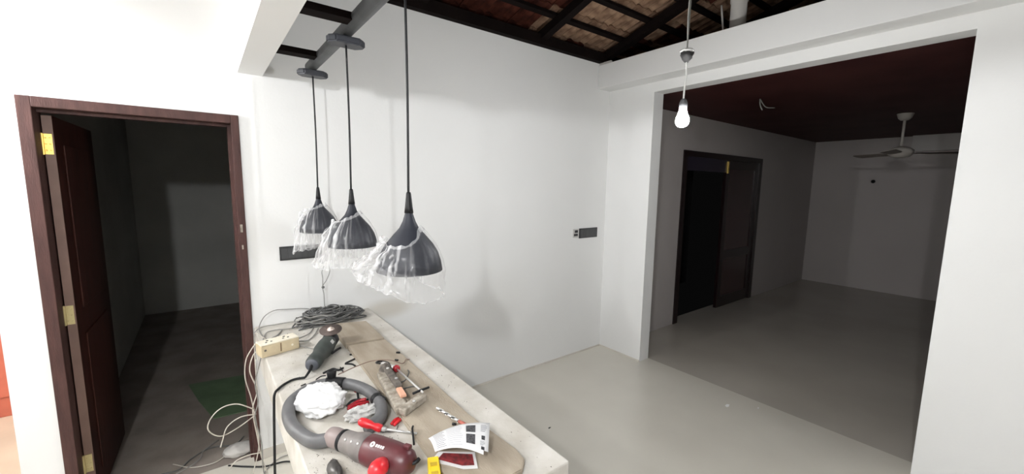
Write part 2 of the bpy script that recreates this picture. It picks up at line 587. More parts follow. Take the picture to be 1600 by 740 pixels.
link('strike_plate', bm, M_dust, door)

# things on the dark room's floor
bm = prism(bmesh.new(), [(-0.20, 4.27), (0.257, 4.20), (0.30, 3.50), (-0.04, 3.53), (-0.13, 3.90)], 0.0005, 0.006)
tag(link('green_sheet', bm, M_green), 'green plastic sheet lying on the floor behind the brown door', 'sheet')

def rnd_blob(bm, c, rx, ry, rz, seed, amp=0.25, n=24, k=14, freq=2.2, flat=True):
    rings = []
    for i in range(k + 1):
        ph = math.pi * i / k
        ring = []
        for j in range(n):
            th = 2 * math.pi * j / n
            d = Vector((math.sin(ph) * math.cos(th), math.sin(ph) * math.sin(th), math.cos(ph)))
            s = 1 + amp * mnoise.noise(d * freq + Vector((seed, seed * 2.1, 0))) + amp * 0.6 * abs(mnoise.noise(d * freq * 2.7 + Vector((0, seed, 5))))
            z = d.z * rz * s
            if flat:
                z = max(z, -rz * 0.55)
            ring.append(bm.verts.new((c[0] + d.x * rx * s, c[1] + d.y * ry * s, c[2] + z)))
        rings.append(ring)
    for a, b in zip(rings, rings[1:]):
        for j in range(n):
            bm.faces.new((a[j], a[(j + 1) % n], b[(j + 1) % n], b[j]))
    bmesh.ops.remove_doubles(bm, verts=bm.verts, dist=1e-6)
    return bm
bm = rnd_blob(bmesh.new(), (0.085, 2.985, 0.018), 0.085, 0.07, 0.032, 3.1)
tag(link('floor_bag', bm, mat('grey_white_polythene', (0.50, 0.48, 0.45), 0.5), smooth=True), 'crumpled pale bag on the floor at the foot of the door frame', 'bag')

# ------------------------------------------------------------------ dark double door of the far room
d2 = struct('door_2', B(IX0, IX0 + 0.09, YI - 0.012, YI + 0.07, 0, IZ), M_ddoor, label='black brown double door in the far room')
link('door_frame', B(IX1 - 0.09, IX1, YI - 0.012, YI + 0.07, 0, IZ), M_ddoor, d2)
link('door_frame', B(IX0 + 0.09, IX1 - 0.09, YI - 0.012, YI + 0.07, IZ - 0.07, IZ), M_ddoor, d2)
XM = 5.83
# right leaf, closed: stiles, rails, panels
lf = link('door_leaf', B(XM, XM + 0.10, YI + 0.008, YI + 0.05, 0.01, IZ - 0.072), M_ddoor, d2)
for a in ((IX1 - 0.19, IX1 - 0.092, 0.01, IZ - 0.072), (XM + 0.10, IX1 - 0.19, 0.01, 0.17), (XM + 0.10, IX1 - 0.19, 0.72, 0.84), (XM + 0.10, IX1 - 0.19, IZ - 0.19, IZ - 0.072)):
    link('rail', B(a[0], a[1], YI + 0.008, YI + 0.05, a[2], a[3]), M_ddoor, lf)
for z0, z1 in ((0.17, 0.72), (0.84, IZ - 0.19)):
    link('door_panel', B(XM + 0.10, IX1 - 0.19, YI + 0.020, YI + 0.036, z0, z1), M_ddoor2, lf)
link('bolt', B(XM + 0.02, XM + 0.05, YI - 0.004, YI + 0.008, IZ - 0.25, IZ - 0.09), M_brass, lf)
# left leaf, swung away into the dark
lf = link('door_leaf', B(0.0, 0.04, 0.0, 1.02, 0.01, IZ - 0.25), M_ddoor, d2)
lf.location = (IX0 + 0.10, YI + 0.08, 0)
lf.rotation_euler = (0, 0, math.radians(-8))
link('transom_panel', B(IX0 + 0.09, XM, YI + 0.01, YI + 0.05, IZ - 0.24, IZ - 0.07), mat('violet_black_panel', (0.022, 0.016, 0.034), 0.3), d2)

# ceiling fan
fx, fy, fz = 6.45, 1.095, 2.607
fan = thing('ceiling_fan', 'pale ceiling fan hanging from the dark ceiling of the far room', 'fan', (fx, fy, fz))
part('canopy', lathe(bmesh.new(), [(0.035, -0.075), (0.06, -0.05), (0.075, -0.005), (0.075, 0.0)], Matrix.Translation((fx, fy, fz)), 24), M_fan, fan, True)
part('down_rod', lathe(bmesh.new(), [(0.014, -0.38), (0.014, -0.05)], Matrix.Translation((fx, fy, fz)), 12), M_fan, fan, True)
mo = part('motor', lathe(bmesh.new(), [(0.03, -0.50), (0.085, -0.485), (0.115, -0.45), (0.115, -0.41), (0.08, -0.385), (0.03, -0.365)], Matrix.Translation((fx, fy, fz)), 28), M_fan, fan, True)
for k in range(3):
    a = math.radians(-62 + 120 * k)
    ca, sa = math.cos(a), math.sin(a)
    bm = bmesh.new()
    pts = [(0.10, -0.02), (0.20, -0.055), (0.52, -0.065), (0.56, -0.03), (0.56, 0.035), (0.52, 0.065), (0.20, 0.055), (0.10, 0.02)]
    lo = []; hi = []
    for (px, py) in pts:
        zz = -0.452 + py * 0.22
        lo.append(bm.verts.new((fx + px * ca - py * sa, fy + px * sa + py * ca, fz + zz)))
        hi.append(bm.verts.new((fx + px * ca - py * sa, fy + px * sa + py * ca, fz + zz + 0.005)))
    bm.faces.new(lo); bm.faces.new(hi)
    for i in range(8):
        bm.faces.new((lo[i], lo[(i + 1) % 8], hi[(i + 1) % 8], hi[i]))
    part('blade', bm, mat('fan_blade_brown', (0.20, 0.17, 0.145), 0.45), fan)
# loose wires poking out of the far-room ceiling
bm = bmesh.new()
tube(bm, [(4.42, 1.82, 2.607), (4.42, 1.815, 2.55), (4.44, 1.80, 2.50)], 0.006, 6, 4)
tube(bm, [(4.42, 1.82, 2.607), (4.46, 1.78, 2.53), (4.52, 1.72, 2.52)], 0.005, 6, 4)
tag(link('ceiling_wires', bm, M_flexg, smooth=True), 'short loose wires poking from the dark far-room ceiling', 'wire')
tag(link('wall_hook', lathe(bmesh.new(), [(0.03, 0), (0.03, 0.012), (0.015, 0.02), (0.012, 0.05)], axis_m((XF - 0.0005, 1.86, 1.885), (-1, 0, 0)), 14), M_black, smooth=True),
    'small black fitting on the far wall below the fan', 'fitting')

# ------------------------------------------------------------------ counter
cnt = thing('counter', 'dusty white masonry counter projecting from the back wall', 'counter', (0.54, 1.83, 0))
part('worktop', B(0.197, 0.882, 0.837, D - 0.001, CT - 0.17, CT, bevel=0.006), M_counter, cnt)
part('pedestal', B(0.56, 0.80, 0.98, D - 0.012, 0.0, CT - 0.171), M_wall, cnt)

# ------------------------------------------------------------------ pendant rail and lamps
PX = 0.53
rail = thing('pendant_rail', 'charcoal rail beside the white header, carrying the three pendant lamps', 'rail', (PX, 1.0, 2.37))
part('tube', lathe(bmesh.new(), [(0.029, 0), (0.029, 3.55)], axis_m((PX, 2.585, 2.372), (0, -1, 0)), 20), M_rail, rail, True)
for y in (2.335, 1.735, 0.95):
    part('bracket', B(0.3205, PX - 0.015, y - 0.035, y + 0.035, 2.358, 2.386, bevel=0.002), M_timber, rail)

SHADE = [(0.0075, 0.225), (0.011, 0.205), (0.013, 0.185), (0.021, 0.160), (0.031, 0.140), (0.052, 0.116), (0.077, 0.086), (0.093, 0.057), (0.102, 0.028), (0.106, 0.0)]
def shade_r(z):
    if z <= 0:
        return 0.106
    for (r1, z1), (r0, z0) in zip(SHADE, SHADE[1:]):
        if z0 <= z <= z1:
            t = (z - z0) / (z1 - z0)
            return r0 + (r1 - r0) * t
    return 0.008
LEFT = math.atan2(0.604, -0.797)        # the way the bags billow: away from the opening
M_film = film_mat('clear_polythene', 0.035)

def bag(cx, cy, cz, P, seed):
    rnd = random.Random(seed)
    phs = [rnd.uniform(0, 6.28) for _ in range(12)]
    N, K = 320, 44
    bm = bmesh.new()
    lay = bm.verts.layers.float.new('crease')
    rings = []
    for j in range(K + 1):
        v = j / K
        ring = []
        for i in range(N):
            a = 2 * math.pi * i / N
            w = ((1 + math.cos(a)) / 2) ** P.get('pw', 2.2)
            s2 = math.sin(a) ** 2
            front = max(0.0, math.sin(a + P.get('fo', 0.0)))     # towards the viewer's side of the bag
            p0 = Vector((0.036 + P['tl_r'] * w, P['t_z'] * (1 - w) + P['tl_z'] * w - P['dip'] * s2))
            p1 = Vector((0.113 * (1 - w) + P['ml_r'] * w, 0.0 * (1 - w) + P['ml_z'] * w))
            p2 = Vector((0.112 * (1 - w) + P['bl_r'] * w, -P['hang'] * (1 - w) + P['bl_z'] * w))
            if v < 0.6:
                t = v / 0.6
                q = p0 * (1 - t) + p1 * t
                q.x += 0.018 * math.sin(math.pi * t) * (1 - w)
            else:
                t = (v - 0.6) / 0.4
                q = p1 * (1 - t) + p2 * t
            # pleats radiating from the gathered top, stronger on the billowing side
            ple = (1.0 * math.sin(13 * a + phs[0] + 2.2 * v) + 0.8 * math.sin(29 * a + phs[1] - 3.5 * v) + 0.5 * math.sin(49 * a + phs[2] + 4.5 * v)) / 2.3
            nz = mnoise.noise(Vector((math.cos(a) * 3, math.sin(a) * 3, v * 4 + seed)))
            nz2 = mnoise.noise(Vector((math.cos(a) * 8, math.sin(a) * 8, v * 9 + seed)))
            amp = 0.0022 + 0.0065 * w
            fall = 0.4 + 0.6 * math.sin(math.pi * min(1, v * 1.1 + 0.1))
            q.x += amp * fall * ple + (0.003 + 0.010 * w) * nz + 0.003 * nz2
            q.y += (0.004 + 0.006 * w) * nz2 * (0.3 + v)
            if v > 0.97 or v < 0.03:
                q.y += 0.004 * math.sin(5 * a + phs[4]) * (0.5 + w) + 0.002 * math.sin(13 * a + phs[5])
            q.x = max(q.x, shade_r(q.y) + 0.0035) if q.y > -0.004 else q.x
            th = LEFT + a
            vv = bm.verts.new((cx + q.x * math.cos(th), cy + q.x * math.sin(th), cz + q.y))
            pl = max(0.0, min(1.0, (ple - 0.05) / 0.5))
            ww = max(0.0, min(1.0, (w - 0.04) / 0.40))
            cr = pl * (0.06 + 0.80 * ww) + 0.10 * ww + max(0, nz2 - 0.30) * 0.9 * (0.25 + ww)
            if v < 0.05 or v > 0.985:
                cr += 0.40
            if v > 0.6:
                cr = cr * 0.38 + 0.20
            vv[lay] = min(1.0, cr)
            ring.append(vv)
        rings.append(ring)
    for a_, b_ in zip(rings, rings[1:]):
        for i in range(N):
            bm.faces.new((a_[i], a_[(i + 1) % N], b_[(i + 1) % N], b_[i]))
    return bm

bag_par = [
    (2.54, 1.451, dict(t_z=0.165, tl_z=0.120, tl_r=0.060, dip=0.010, ml_r=0.120, ml_z=0.02, bl_r=0.150, bl_z=-0.125, hang=0.075), 'farthest from the camera, bagged pendant lamp beside the back wall'),
    (1.885, 1.451, dict(t_z=0.160, tl_z=0.115, tl_r=0.050, dip=0.020, ml_r=0.135, ml_z=0.02, bl_r=0.178, bl_z=-0.085, hang=0.080), 'middle one of the three bagged pendant lamps over the counter'),
    (1.25, 1.451, dict(t_z=0.150, tl_z=0.105, tl_r=0.050, dip=0.050, ml_r=0.130, ml_z=0.050, bl_r=0.186, bl_z=0.018, hang=0.088), 'nearest and largest of the three bagged pendant lamps over the counter'),
]
for k, (py, pz, par, lab) in enumerate(bag_par):
    p = thing('pendant_lamp', lab, 'lamp', (PX, py, pz), 'pendant lamps wrapped in clear plastic')
    # canopy: faceted plate saddling the rail, long axis across it
    bm = bmesh.new()
    poly = [(-0.078, -0.012), (-0.050, -0.042), (0.050, -0.042), (0.078, -0.012), (0.078, 0.012), (0.050, 0.042), (-0.050, 0.042), (-0.078, 0.012)]
    prism(bm, [(PX + x, py + y) for x, y in poly], 2.313, 2.343, bevel=0.006)
    part('canopy', bm, M_canopy, p)
    part('cord', T([(PX, py, 2.315), (PX + 0.002, py, 2.0), (PX - 0.001, py, pz + 0.22)], 0.0042, 8, 6), M_black, p, True)
    bm = bmesh.new()
    inner = [(r - 0.003, z) for r, z in reversed(SHADE)]
    lathe(bm, SHADE + [(0.1035, -0.001)] + inner[1:-1], Matrix.Translation((PX, py, pz)), 48, cap=False)
    part('lamp_shade', bm, M_shade, p, True)
    part('cord_grip', lathe(bmesh.new(), [(0.006, 0.255), (0.008, 0.25), (0.0125, 0.205), (0.0145, 0.188)], Matrix.Translation((PX, py, pz)), 16), M_black, p, True)
    part('bulb', lathe(bmesh.new(), [(0.002, 0.02), (0.02, 0.026), (0.028, 0.045), (0.024, 0.07), (0.013, 0.095), (0.013, 0.13)], Matrix.Translation((PX, py, pz)), 16), mat('frosted_bulb', (0.75, 0.75, 0.75), 0.4), p, True)
    b_ = part('plastic_bag', bag(PX, py, pz, par, 11 + k), M_film, p, True, 'clear crinkled polythene bag')

# ------------------------------------------------------------------ wall switches
def plate(name, x0, x1, z0, z1, label, cat, mods, group=None):
    o = thing(name, label, cat, ((x0 + x1) / 2, D, (z0 + z1) / 2), group)
    y0 = D - 0.010
    part('frame', B(x0, x1, y0, D - 0.0005, z0, z1, bevel=0.002), M_plate2, o)
    n = mods
    wd = (x1 - x0 - 0.016) / n
    for i in range(n):
        part('rocker', B(x0 + 0.008 + i * wd + 0.0006, x0 + 0.008 + (i + 1) * wd - 0.0006, y0 - 0.004, y0 - 0.0002, z0 + 0.010, z1 - 0.010, bevel=0.0012), M_plate, o)
    return o
plate('switch_plate', 0.354, 0.592, 1.252, 1.338, 'long charcoal switch plate behind the farthest bagged pendant lamp', 'switch', 6)
plate('switch_plate', 2.992, 3.258, 1.212, 1.312, 'long charcoal switch plate at the corner by the wide opening', 'switch', 6)
o = thing('socket_plate', 'small steel grey socket left of the corner switch plate', 'socket', (2.94, D, 1.265))
part('frame', B(2.903, 2.978, D - 0.009, D - 0.0005, 1.227, 1.308, bevel=0.002), M_steel, o)
part('insert', B(2.915, 2.966, D - 0.012, D - 0.0092, 1.240, 1.262), M_plate2, o)
part('insert', B(2.925, 2.966, D - 0.012, D - 0.0092, 1.272, 1.298), M_plate2, o)

# ------------------------------------------------------------------ hanging bulb
bx, by, bz = BULB_POS
hb = thing('hanging_bulb', 'lit bulb hanging on a cord in front of the wide opening', 'bulb', (bx, by, bz))
zr = roof_z(by) - 0.03
part('upper_flex', T([(bx + 0.012, by, zr), (bx + 0.010, by, 2.75), (bx + 0.004, by, 2.52), (bx + 0.002, by, 2.37)], 0.0035, 8, 6), M_flexg, hb, True)
part('upper_flex', T([(bx + 0.018, by, zr), (bx + 0.004, by + 0.004, 2.68), (bx - 0.002, by + 0.003, 2.5), (bx + 0.004, by, 2.37)], 0.0028, 8, 6), M_flexw, hb, True)
bm = rnd_blob(bmesh.new(), (bx + 0.003, by, 2.338), 0.030, 0.030, 0.026, 4.4, 0.3, 20, 12, flat=False)
for vv in bm.verts:
    t = (vv.co.z - 2.31) / 0.05
    s = 0.55 + 0.5 * min(1, max(0, t))
    vv.co.x = bx + 0.003 + (vv.co.x - bx - 0.003) * s
    vv.co.y = by + (vv.co.y - by) * s
part('junction', bm, M_stone, hb, True, 'dark lumpy junction')
bm = rnd_blob(bmesh.new(), (bx + 0.003, by, 2.362), 0.031, 0.029, 0.010, 7.7, 0.3, 18, 8, flat=False)
part('junction_top', bm, M_flexw, hb, True)
part('lower_flex', T([(bx + 0.003, by, 2.315), (bx + 0.008, by, 2.25), (bx, by, 2.18), (bx - 0.001, by, 2.135)], 0.0042, 8, 6), M_flexw, hb, True)
part('lampholder', lathe(bmesh.new(), [(0.006, 0.098), (0.013, 0.092), (0.0185, 0.078), (0.0185, 0.058), (0.0165, 0.054)], Matrix.Translation((bx, by, bz)), 20), M_socket, hb, True)
A60 = [(0.0155, 0.054), (0.0165, 0.044), (0.022, 0.026), (0.029, 0.008), (0.0302, -0.006), (0.027, -0.019), (0.019, -0.028), (0.008, -0.0325), (0.001, -0.033)]
def bulb_strength(watt, r=0.03):
    return watt / (math.pi * 4 * math.pi * r * r)
part('bulb', lathe(bmesh.new(), A60, Matrix.Translation((bx, by, bz)), 24), emit_mat('lit_bulb', (0.975, 0.985, 1.0), bulb_strength(BULB_WATT)), hb, True, 'glowing white bulb')

# near-room bulb, outside the frame, that lights the place
for (lx, ly, lz), lw, lab in ((LAMP_POS, LAMP_WATT, 'bright bare bulb on a short cord from the near-room ceiling'), (LAMP2_POS, LAMP2_WATT, 'second bare bulb under the near-room ceiling, close to the side passage')):
    nb = thing('ceiling_bulb', lab, 'bulb', (lx, ly, lz), 'near-room bulbs')
    part('flex', T([(lx, ly, ZC), (lx, ly, lz + 0.10)], 0.004, 8, 1), M_flexw, nb)
    part('lampholder', lathe(bmesh.new(), [(0.006, 0.105), (0.018, 0.09), (0.019, 0.058)], Matrix.Translation((lx, ly, lz)), 16), M_socket, nb)
    part('bulb', lathe(bmesh.new(), [(0.0155, 0.062), (0.022, 0.045), (0.034, 0.02), (0.04, 0.0), (0.034, -0.022), (0.02, -0.035), (0.002, -0.04)], Matrix.Translation((lx, ly, lz)), 24),
         emit_mat('lit_near_bulb', (0.975, 0.985, 1.0), bulb_strength(lw, 0.037)), nb, True)
ps = (-1.7, 3.7, 2.30)  # unseen bulb added to brighten the side passage
nb = thing('passage_fill_bulb', 'added out-of-view bulb brightening the side passage', 'bulb', ps)
part('flex', T([(ps[0], ps[1], 2.5), (ps[0], ps[1], ps[2] + 0.10)], 0.004, 8, 1), M_flexw, nb)
part('lampholder', lathe(bmesh.new(), [(0.006, 0.105), (0.018, 0.09), (0.019, 0.058)], Matrix.Translation(ps), 16), M_socket, nb)
part('bulb', lathe(bmesh.new(), A60, Matrix.Translation(ps), 24), emit_mat('lit_passage_fill', (1.0, 0.95, 0.88), bulb_strength(PASSAGE_FILL_WATT)), nb, True)

# ------------------------------------------------------------------ things lying on top of the right wall
tag(link('vent_pipe', lathe(bmesh.new(), [(0.058, 0), (0.058, 0.27), (0.064, 0.27), (0.064, 0.33), (0.05, 0.335)], Matrix.Translation((3.45, 1.635, ZW - 0.0195)), 24), M_pipe, smooth=True),
    'short pale pipe standing on top of the right wall under the roof', 'pipe')
bm = bmesh.new()
tube(bm, [(3.45, 1.735, ZW - 0.016), (3.45, 1.755, 3.06), (3.45, 1.775, 3.20)], 0.008, 6, 3)
tag(link('leaning_stick', bm, M_pipe, smooth=True), 'thin pale stick standing next to the short pipe on the wall top', 'stick')
bm = B(3.20, 3.225, D - 0.14, D + 0.01, ZW - 0.019, ZW + 0.004, bevel=0.002)
tag(link('batten_offcut', bm, M_pipe), 'pale batten offcut lying on the beam in the roof corner', 'offcut')

# ------------------------------------------------------------------ planks on the counter
bm = prism(bmesh.new(), [(0.552, 2.158), (0.748, 2.132), (0.755, 2.470), (0.560, 2.528)], CT + 0.0005, CT + 0.030, bevel=0.002)
tag(link('plank', bm, M_plank), 'short thick dusty plank by the cable heap', 'plank')
bm = prism(bmesh.new(), [(0.557, 2.150), (0.752, 2.125), (0.748, 1.600), (0.741, 1.230), (0.760, 0.960), (0.752, 0.905), (0.715, 0.872), (0.515, 0.868), (0.513, 1.0), (0.530, 1.30)], CT + 0.0005, CT + 0.023, bevel=0.003)
tag(link('plank', bm, M_plank), 'long dusty plank running under the leaflet and screwdrivers', 'plank')
PT = CT + 0.0235       # top of the long plank

# ------------------------------------------------------------------ socket box
c = Vector((0.262, 2.335, CT))
rot = math.atan2(2.300 - 2.262, 0.362 - 0.191)
es = thing('extension_box', 'cream extension socket box beside the angle grinder', 'socket box', c)
es.rotation_euler = (0, 0, rot)
L2, W2, H2 = 0.090, 0.040, 0.060
link('body', B(-L2, L2, -W2, W2, 0.0008, H2, bevel=0.003), M_cream, es)
link('cover', B(-L2 + 0.001, L2 - 0.001, -W2 + 0.001, W2 - 0.001, H2 + 0.0002, H2 + 0.006, bevel=0.002), M_creamtop, es)
for x in (-0.045, 0.035):
    bm = bmesh.new()
    for dx, dy, rr in ((0, 0.014, 0.006), (-0.012, -0.010, 0.005), (0.012, -0.010, 0.005)):
        lathe(bm, [(rr, 0), (rr, 0.0012)], Matrix.Translation((x + dx, dy, H2 + 0.006)), 10)
    link('socket_holes', bm, M_blackm, es)
link('groove', B(-0.003, 0.003, -W2 - 0.001, -W2 + 0.0005, 0.012, H2 - 0.004), mat('groove_brown', (0.20, 0.13, 0.07), 0.7), es)
link('screw', lathe(bmesh.new(), [(0.006, 0), (0.005, 0.002)], axis_m((-0.072, -W2 + 0.0002, 0.036), (0, -1, 0)), 10), M_dustd, es)
link('screw', lathe(bmesh.new(), [(0.006, 0), (0.005, 0.002)], axis_m((0.055, -W2 + 0.0002, 0.030), (0, -1, 0)), 10), M_creamtop, es)

# ------------------------------------------------------------------ angle grinder
g0 = Vector((0.350, 1.965, CT + 0.0390)); g1 = Vector((0.508, 2.245, CT + 0.0500))
gd = (g1 - g0).normalized()
gl = (g1 - g0).length
gr = thing('angle_grinder', 'dark green angle grinder lying with its worn disc upwards', 'grinder', (g0.x, g0.y, CT))
part('body', lathe(bmesh.new(), [(0.012, 0.0), (0.028, 0.004), (0.035, 0.02), (0.036, 0.06), (0.033, 0.09), (0.036, 0.12), (0.042, 0.15), (0.043, 0.21), (0.040, 0.245), (0.034, 0.262)], axis_m(g0, gd), 28), M_grind, gr, True)
part('gear_head', rnd_blob(bmesh.new(), tuple(g0 + gd * 0.285 + Vector((0, 0, 0.002))), 0.041, 0.041, 0.036, 1.7, 0.10, 20, 12, flat=False), M_grindd, gr, True)
part('rear_cap', lathe(bmesh.new(), [(0.014, -0.004), (0.028, 0.0), (0.029, 0.003)], axis_m(g0 - gd * 0.001, gd), 24), mat('slate_cap', (0.07, 0.075, 0.09), 0.5), gr, True)
dc = g0 + gd * 0.295 + Vector((0.0, 0.0, 0.050))
dn = Vector((-0.10, -0.22, 1.0)).normalized()
part('spindle', lathe(bmesh.new(), [(0.017, -0.03), (0.017, 0.0)], axis_m(dc, dn), 16), M_grindd, gr, True)
disc = part('cutting_disc', lathe(bmesh.new(), [(0.010, 0.0), (0.055, 0.0005), (0.0555, 0.003), (0.010, 0.004)], axis_m(dc, dn), 36), M_disc, gr, True)
part('flange_nut', lathe(bmesh.new(), [(0.019, 0.004), (0.018, 0.008), (0.009, 0.010), (0.008, 0.016), (0.003, 0.017)], axis_m(dc, dn), 18), mat('pale_nut', (0.62, 0.52, 0.46), 0.4, metal=0.3), gr, True)
sd = gd.cross(Vector((0, 0, 1))).normalized()
lpart('name_plate', B(-0.009, 0.009, -0.014, 0.014, -0.001, 0.002), mat('pale_badge', (0.55, 0.55, 0.53), 0.5), gr, axis_m(g0 + gd * 0.20 + (sd + Vector((0, 0, 0.75))).normalized() * 0.0425, (sd + Vector((0, 0, 0.75))), gd))
part('side_lever', T([g0 + gd * 0.16 + sd * 0.042 + Vector((0, 0, -0.018)), g0 + gd * 0.22 + sd * 0.05 + Vector((0, 0, -0.026)), g0 + gd * 0.25 + sd * 0.058 + Vector((0, 0, -0.030))], 0.006, 8, 4), M_black, gr, True)
part('cord_sleeve', T([g0 - gd * 0.001, g0 - gd * 0.03 + Vector((0, 0, -0.012)), g0 - gd * 0.055 + Vector((-0.01, 0, -0.026))], lambda t: 0.008 - 0.003 * t, 8, 4), M_black, gr, True)
cs = g0 - gd * 0.055 + Vector((-0.01, 0, -0.027))
cord = [cs, (0.272, 1.935, CT + 0.006), (0.235, 1.915, CT + 0.006), (0.205, 1.880, CT + 0.007), (0.186, 1.86, CT - 0.004), (0.181, 1.86, CT - 0.06),
        (0.175, 1.875, 0.62), (0.170, 1.90, 0.40), (0.168, 1.92, 0.20), (0.172, 1.95, 0.03), (0.22, 2.05, 0.010), (0.34, 2.14, 0.008), (0.5, 2.12, 0.008)]
part('power_cord', T(cord, 0.0052, 8, 8), M_black, gr, True)

# ------------------------------------------------------------------ heap of grey cable + loose wires
rnd = random.Random(5)
bm = bmesh.new(); bmg = bmesh.new()
for k in range(46):
    cx = 0.598 + rnd.uniform(-0.035, 0.035); cy = 2.675 + rnd.uniform(-0.012, 0.012)
    ra = rnd.uniform(0.07, 0.195); rb = rnd.uniform(0.035, 0.095)
    zb = CT + 0.005 + rnd.uniform(0, 0.125) * (1 - ra / 0.27)
    tl = rnd.uniform(-0.22, 0.22); ph = rnd.uniform(0, 6.28); ro = rnd.uniform(-0.22, 0.22)
    pts = []
    for i in range(15):
        a = ph + 6.28 * i / 13
        x, y = ra * math.cos(a), rb * math.sin(a)
        X = cx + x * math.cos(ro) - y * math.sin(ro); Y = cy + x * math.sin(ro) + y * math.cos(ro)
        pts.append((X, min(Y, D - 0.012), max(CT + 0.005, zb + tl * x * 0.3 + rnd.uniform(-0.012, 0.012))))
    tube(bm if k % 4 else bmg, pts, 0.0042 if k % 4 else 0.0034, 6, 4)
for k in range(7):
    y0 = 2.60 + k * 0.02
    tube(bm, [(0.56, y0 + 0.03, CT + 0.03), (0.47, y0, CT + 0.012 + 0.004 * k), (0.40 + 0.012 * (k % 3), y0 + rnd.uniform(-0.02, 0.02), CT + 0.006)], 0.004, 6, 5)
cp = link('cable_heap', bm, M_wgrey, smooth=True)
tag(cp, 'tangled heap of dark grey cable against the back wall', 'cable')
link('pale_strands', bmg, M_wgrey2, cp, True)

wl = CT + 0.006
def wire(name, pts, r, m_, label, sub=8, cat='wire', group=None):
    o = link(name, T(pts, r, 7, sub), m_, None, True)
    tag(o, label, cat, group)
    return o
wire('loose_wire', [(0.60, 2.72, 0.895), (0.54, 2.75, 0.915), (0.474, 2.765, 0.941), (0.375, 2.762, 0.955), (0.306, 2.762, 0.961), (0.255, 2.762, 0.938), (0.222, 2.755, 0.890), (0.215, 2.70, wl), (0.228, 2.55, wl), (0.238, 2.50, wl)], 0.0028, M_wgrey2,
     'grey wire arching highest above the counter left of the cable heap')
wire('loose_wire', [(0.42, 2.70, wl + 0.02), (0.37, 2.74, wl + 0.012), (0.30, 2.745, wl + 0.01), (0.24, 2.75, wl + 0.008), (0.200, 2.72, wl + 0.002), (0.184, 2.66, CT - 0.01), (0.180, 2.60, CT - 0.12)], 0.0028, M_wgrey2,
     'grey wire running from the cable heap over the counter corner')
wire('loose_wire', [(0.44, 2.65, wl + 0.008), (0.373, 2.655, wl), (0.291, 2.675, wl), (0.245, 2.655, wl), (0.222, 2.57, wl), (0.214, 2.53, wl)], 0.0026, M_wgrey2,
     'grey wire curving between the cable heap and the socket box')
wire('loose_wire', [(0.322, 2.655, wl), (0.290, 2.575, wl), (0.262, 2.545, wl), (0.240, 2.515, wl)], 0.0040, M_wgrey2,
     'short dark wire end behind the cream socket box')
wire('loose_wire', [(0.352, 2.365, CT + 0.035), (0.385, 2.42, CT + 0.02), (0.44, 2.50, wl), (0.48, 2.585, wl)], 0.0032, M_wgrey2,
     'grey lead joining the socket box to the cable heap')
wire('loose_wire', [(0.357, 2.340, CT + 0.03), (0.41, 2.39, wl), (0.455, 2.45, wl), (0.50, 2.56, wl)], 0.0032, M_wgrey2,
     'second grey lead leaving the socket box nearer the grinder')
wire('loose_wire', [(0.362, 2.300, CT + 0.02), (0.40, 2.265, wl), (0.435, 2.215, wl), (0.40, 2.165, wl), (0.37, 2.19, wl)], 0.0022, M_wgrey2,
     'thin grey wire curl between the socket box and the grinder')
wire('loose_wire', [(0.60, 2.55, wl), (0.575, 2.50, wl), (0.545, 2.47, wl), (0.553, 2.43, wl), (0.535, 2.40, wl)], 0.0042, M_black,
     'black wire tail bending from the cable heap towards the grinder disc')
wire('loose_wire', [(0.185, 2.38, CT + 0.03), (0.205, 2.45, CT + 0.03), (0.225, 2.52, CT + 0.015), (0.215, 2.60, wl), (0.202, 2.66, wl), (0.186, 2.68, CT - 0.01), (0.180, 2.66, CT - 0.15), (0.176, 2.60, 0.55)], 0.0025, M_wwhite,
     'pale wire leaving the socket box over the counter corner')
wire('wall_twine', [(0.585, 2.72, 0.895), (0.579, 2.735, 0.95), (0.578, 2.735, 1.026), (0.573, 2.735, 1.077), (0.597, 2.735, 1.115), (0.618, 2.735, 1.166), (0.616, 2.735, 1.205)], 0.0026, M_wgrey2,
     'knotted grey wire standing up out of the cable heap')
tw = bpy.data.objects['wall_twine']
tube_bm = T([(0.573, 2.735, 1.077), (0.575, 2.735, 1.13), (0.572, 2.735, 1.171), (0.586, 2.735, 1.208)], 0.0026, 7, 6)
link('split_end', tube_bm, M_wgrey2, tw, True)
link('knot', rnd_blob(bmesh.new(), (0.575, 2.735, 1.072), 0.009, 0.009, 0.008, 2.0, 0.4, 12, 8, flat=False), M_wgrey, tw, True)

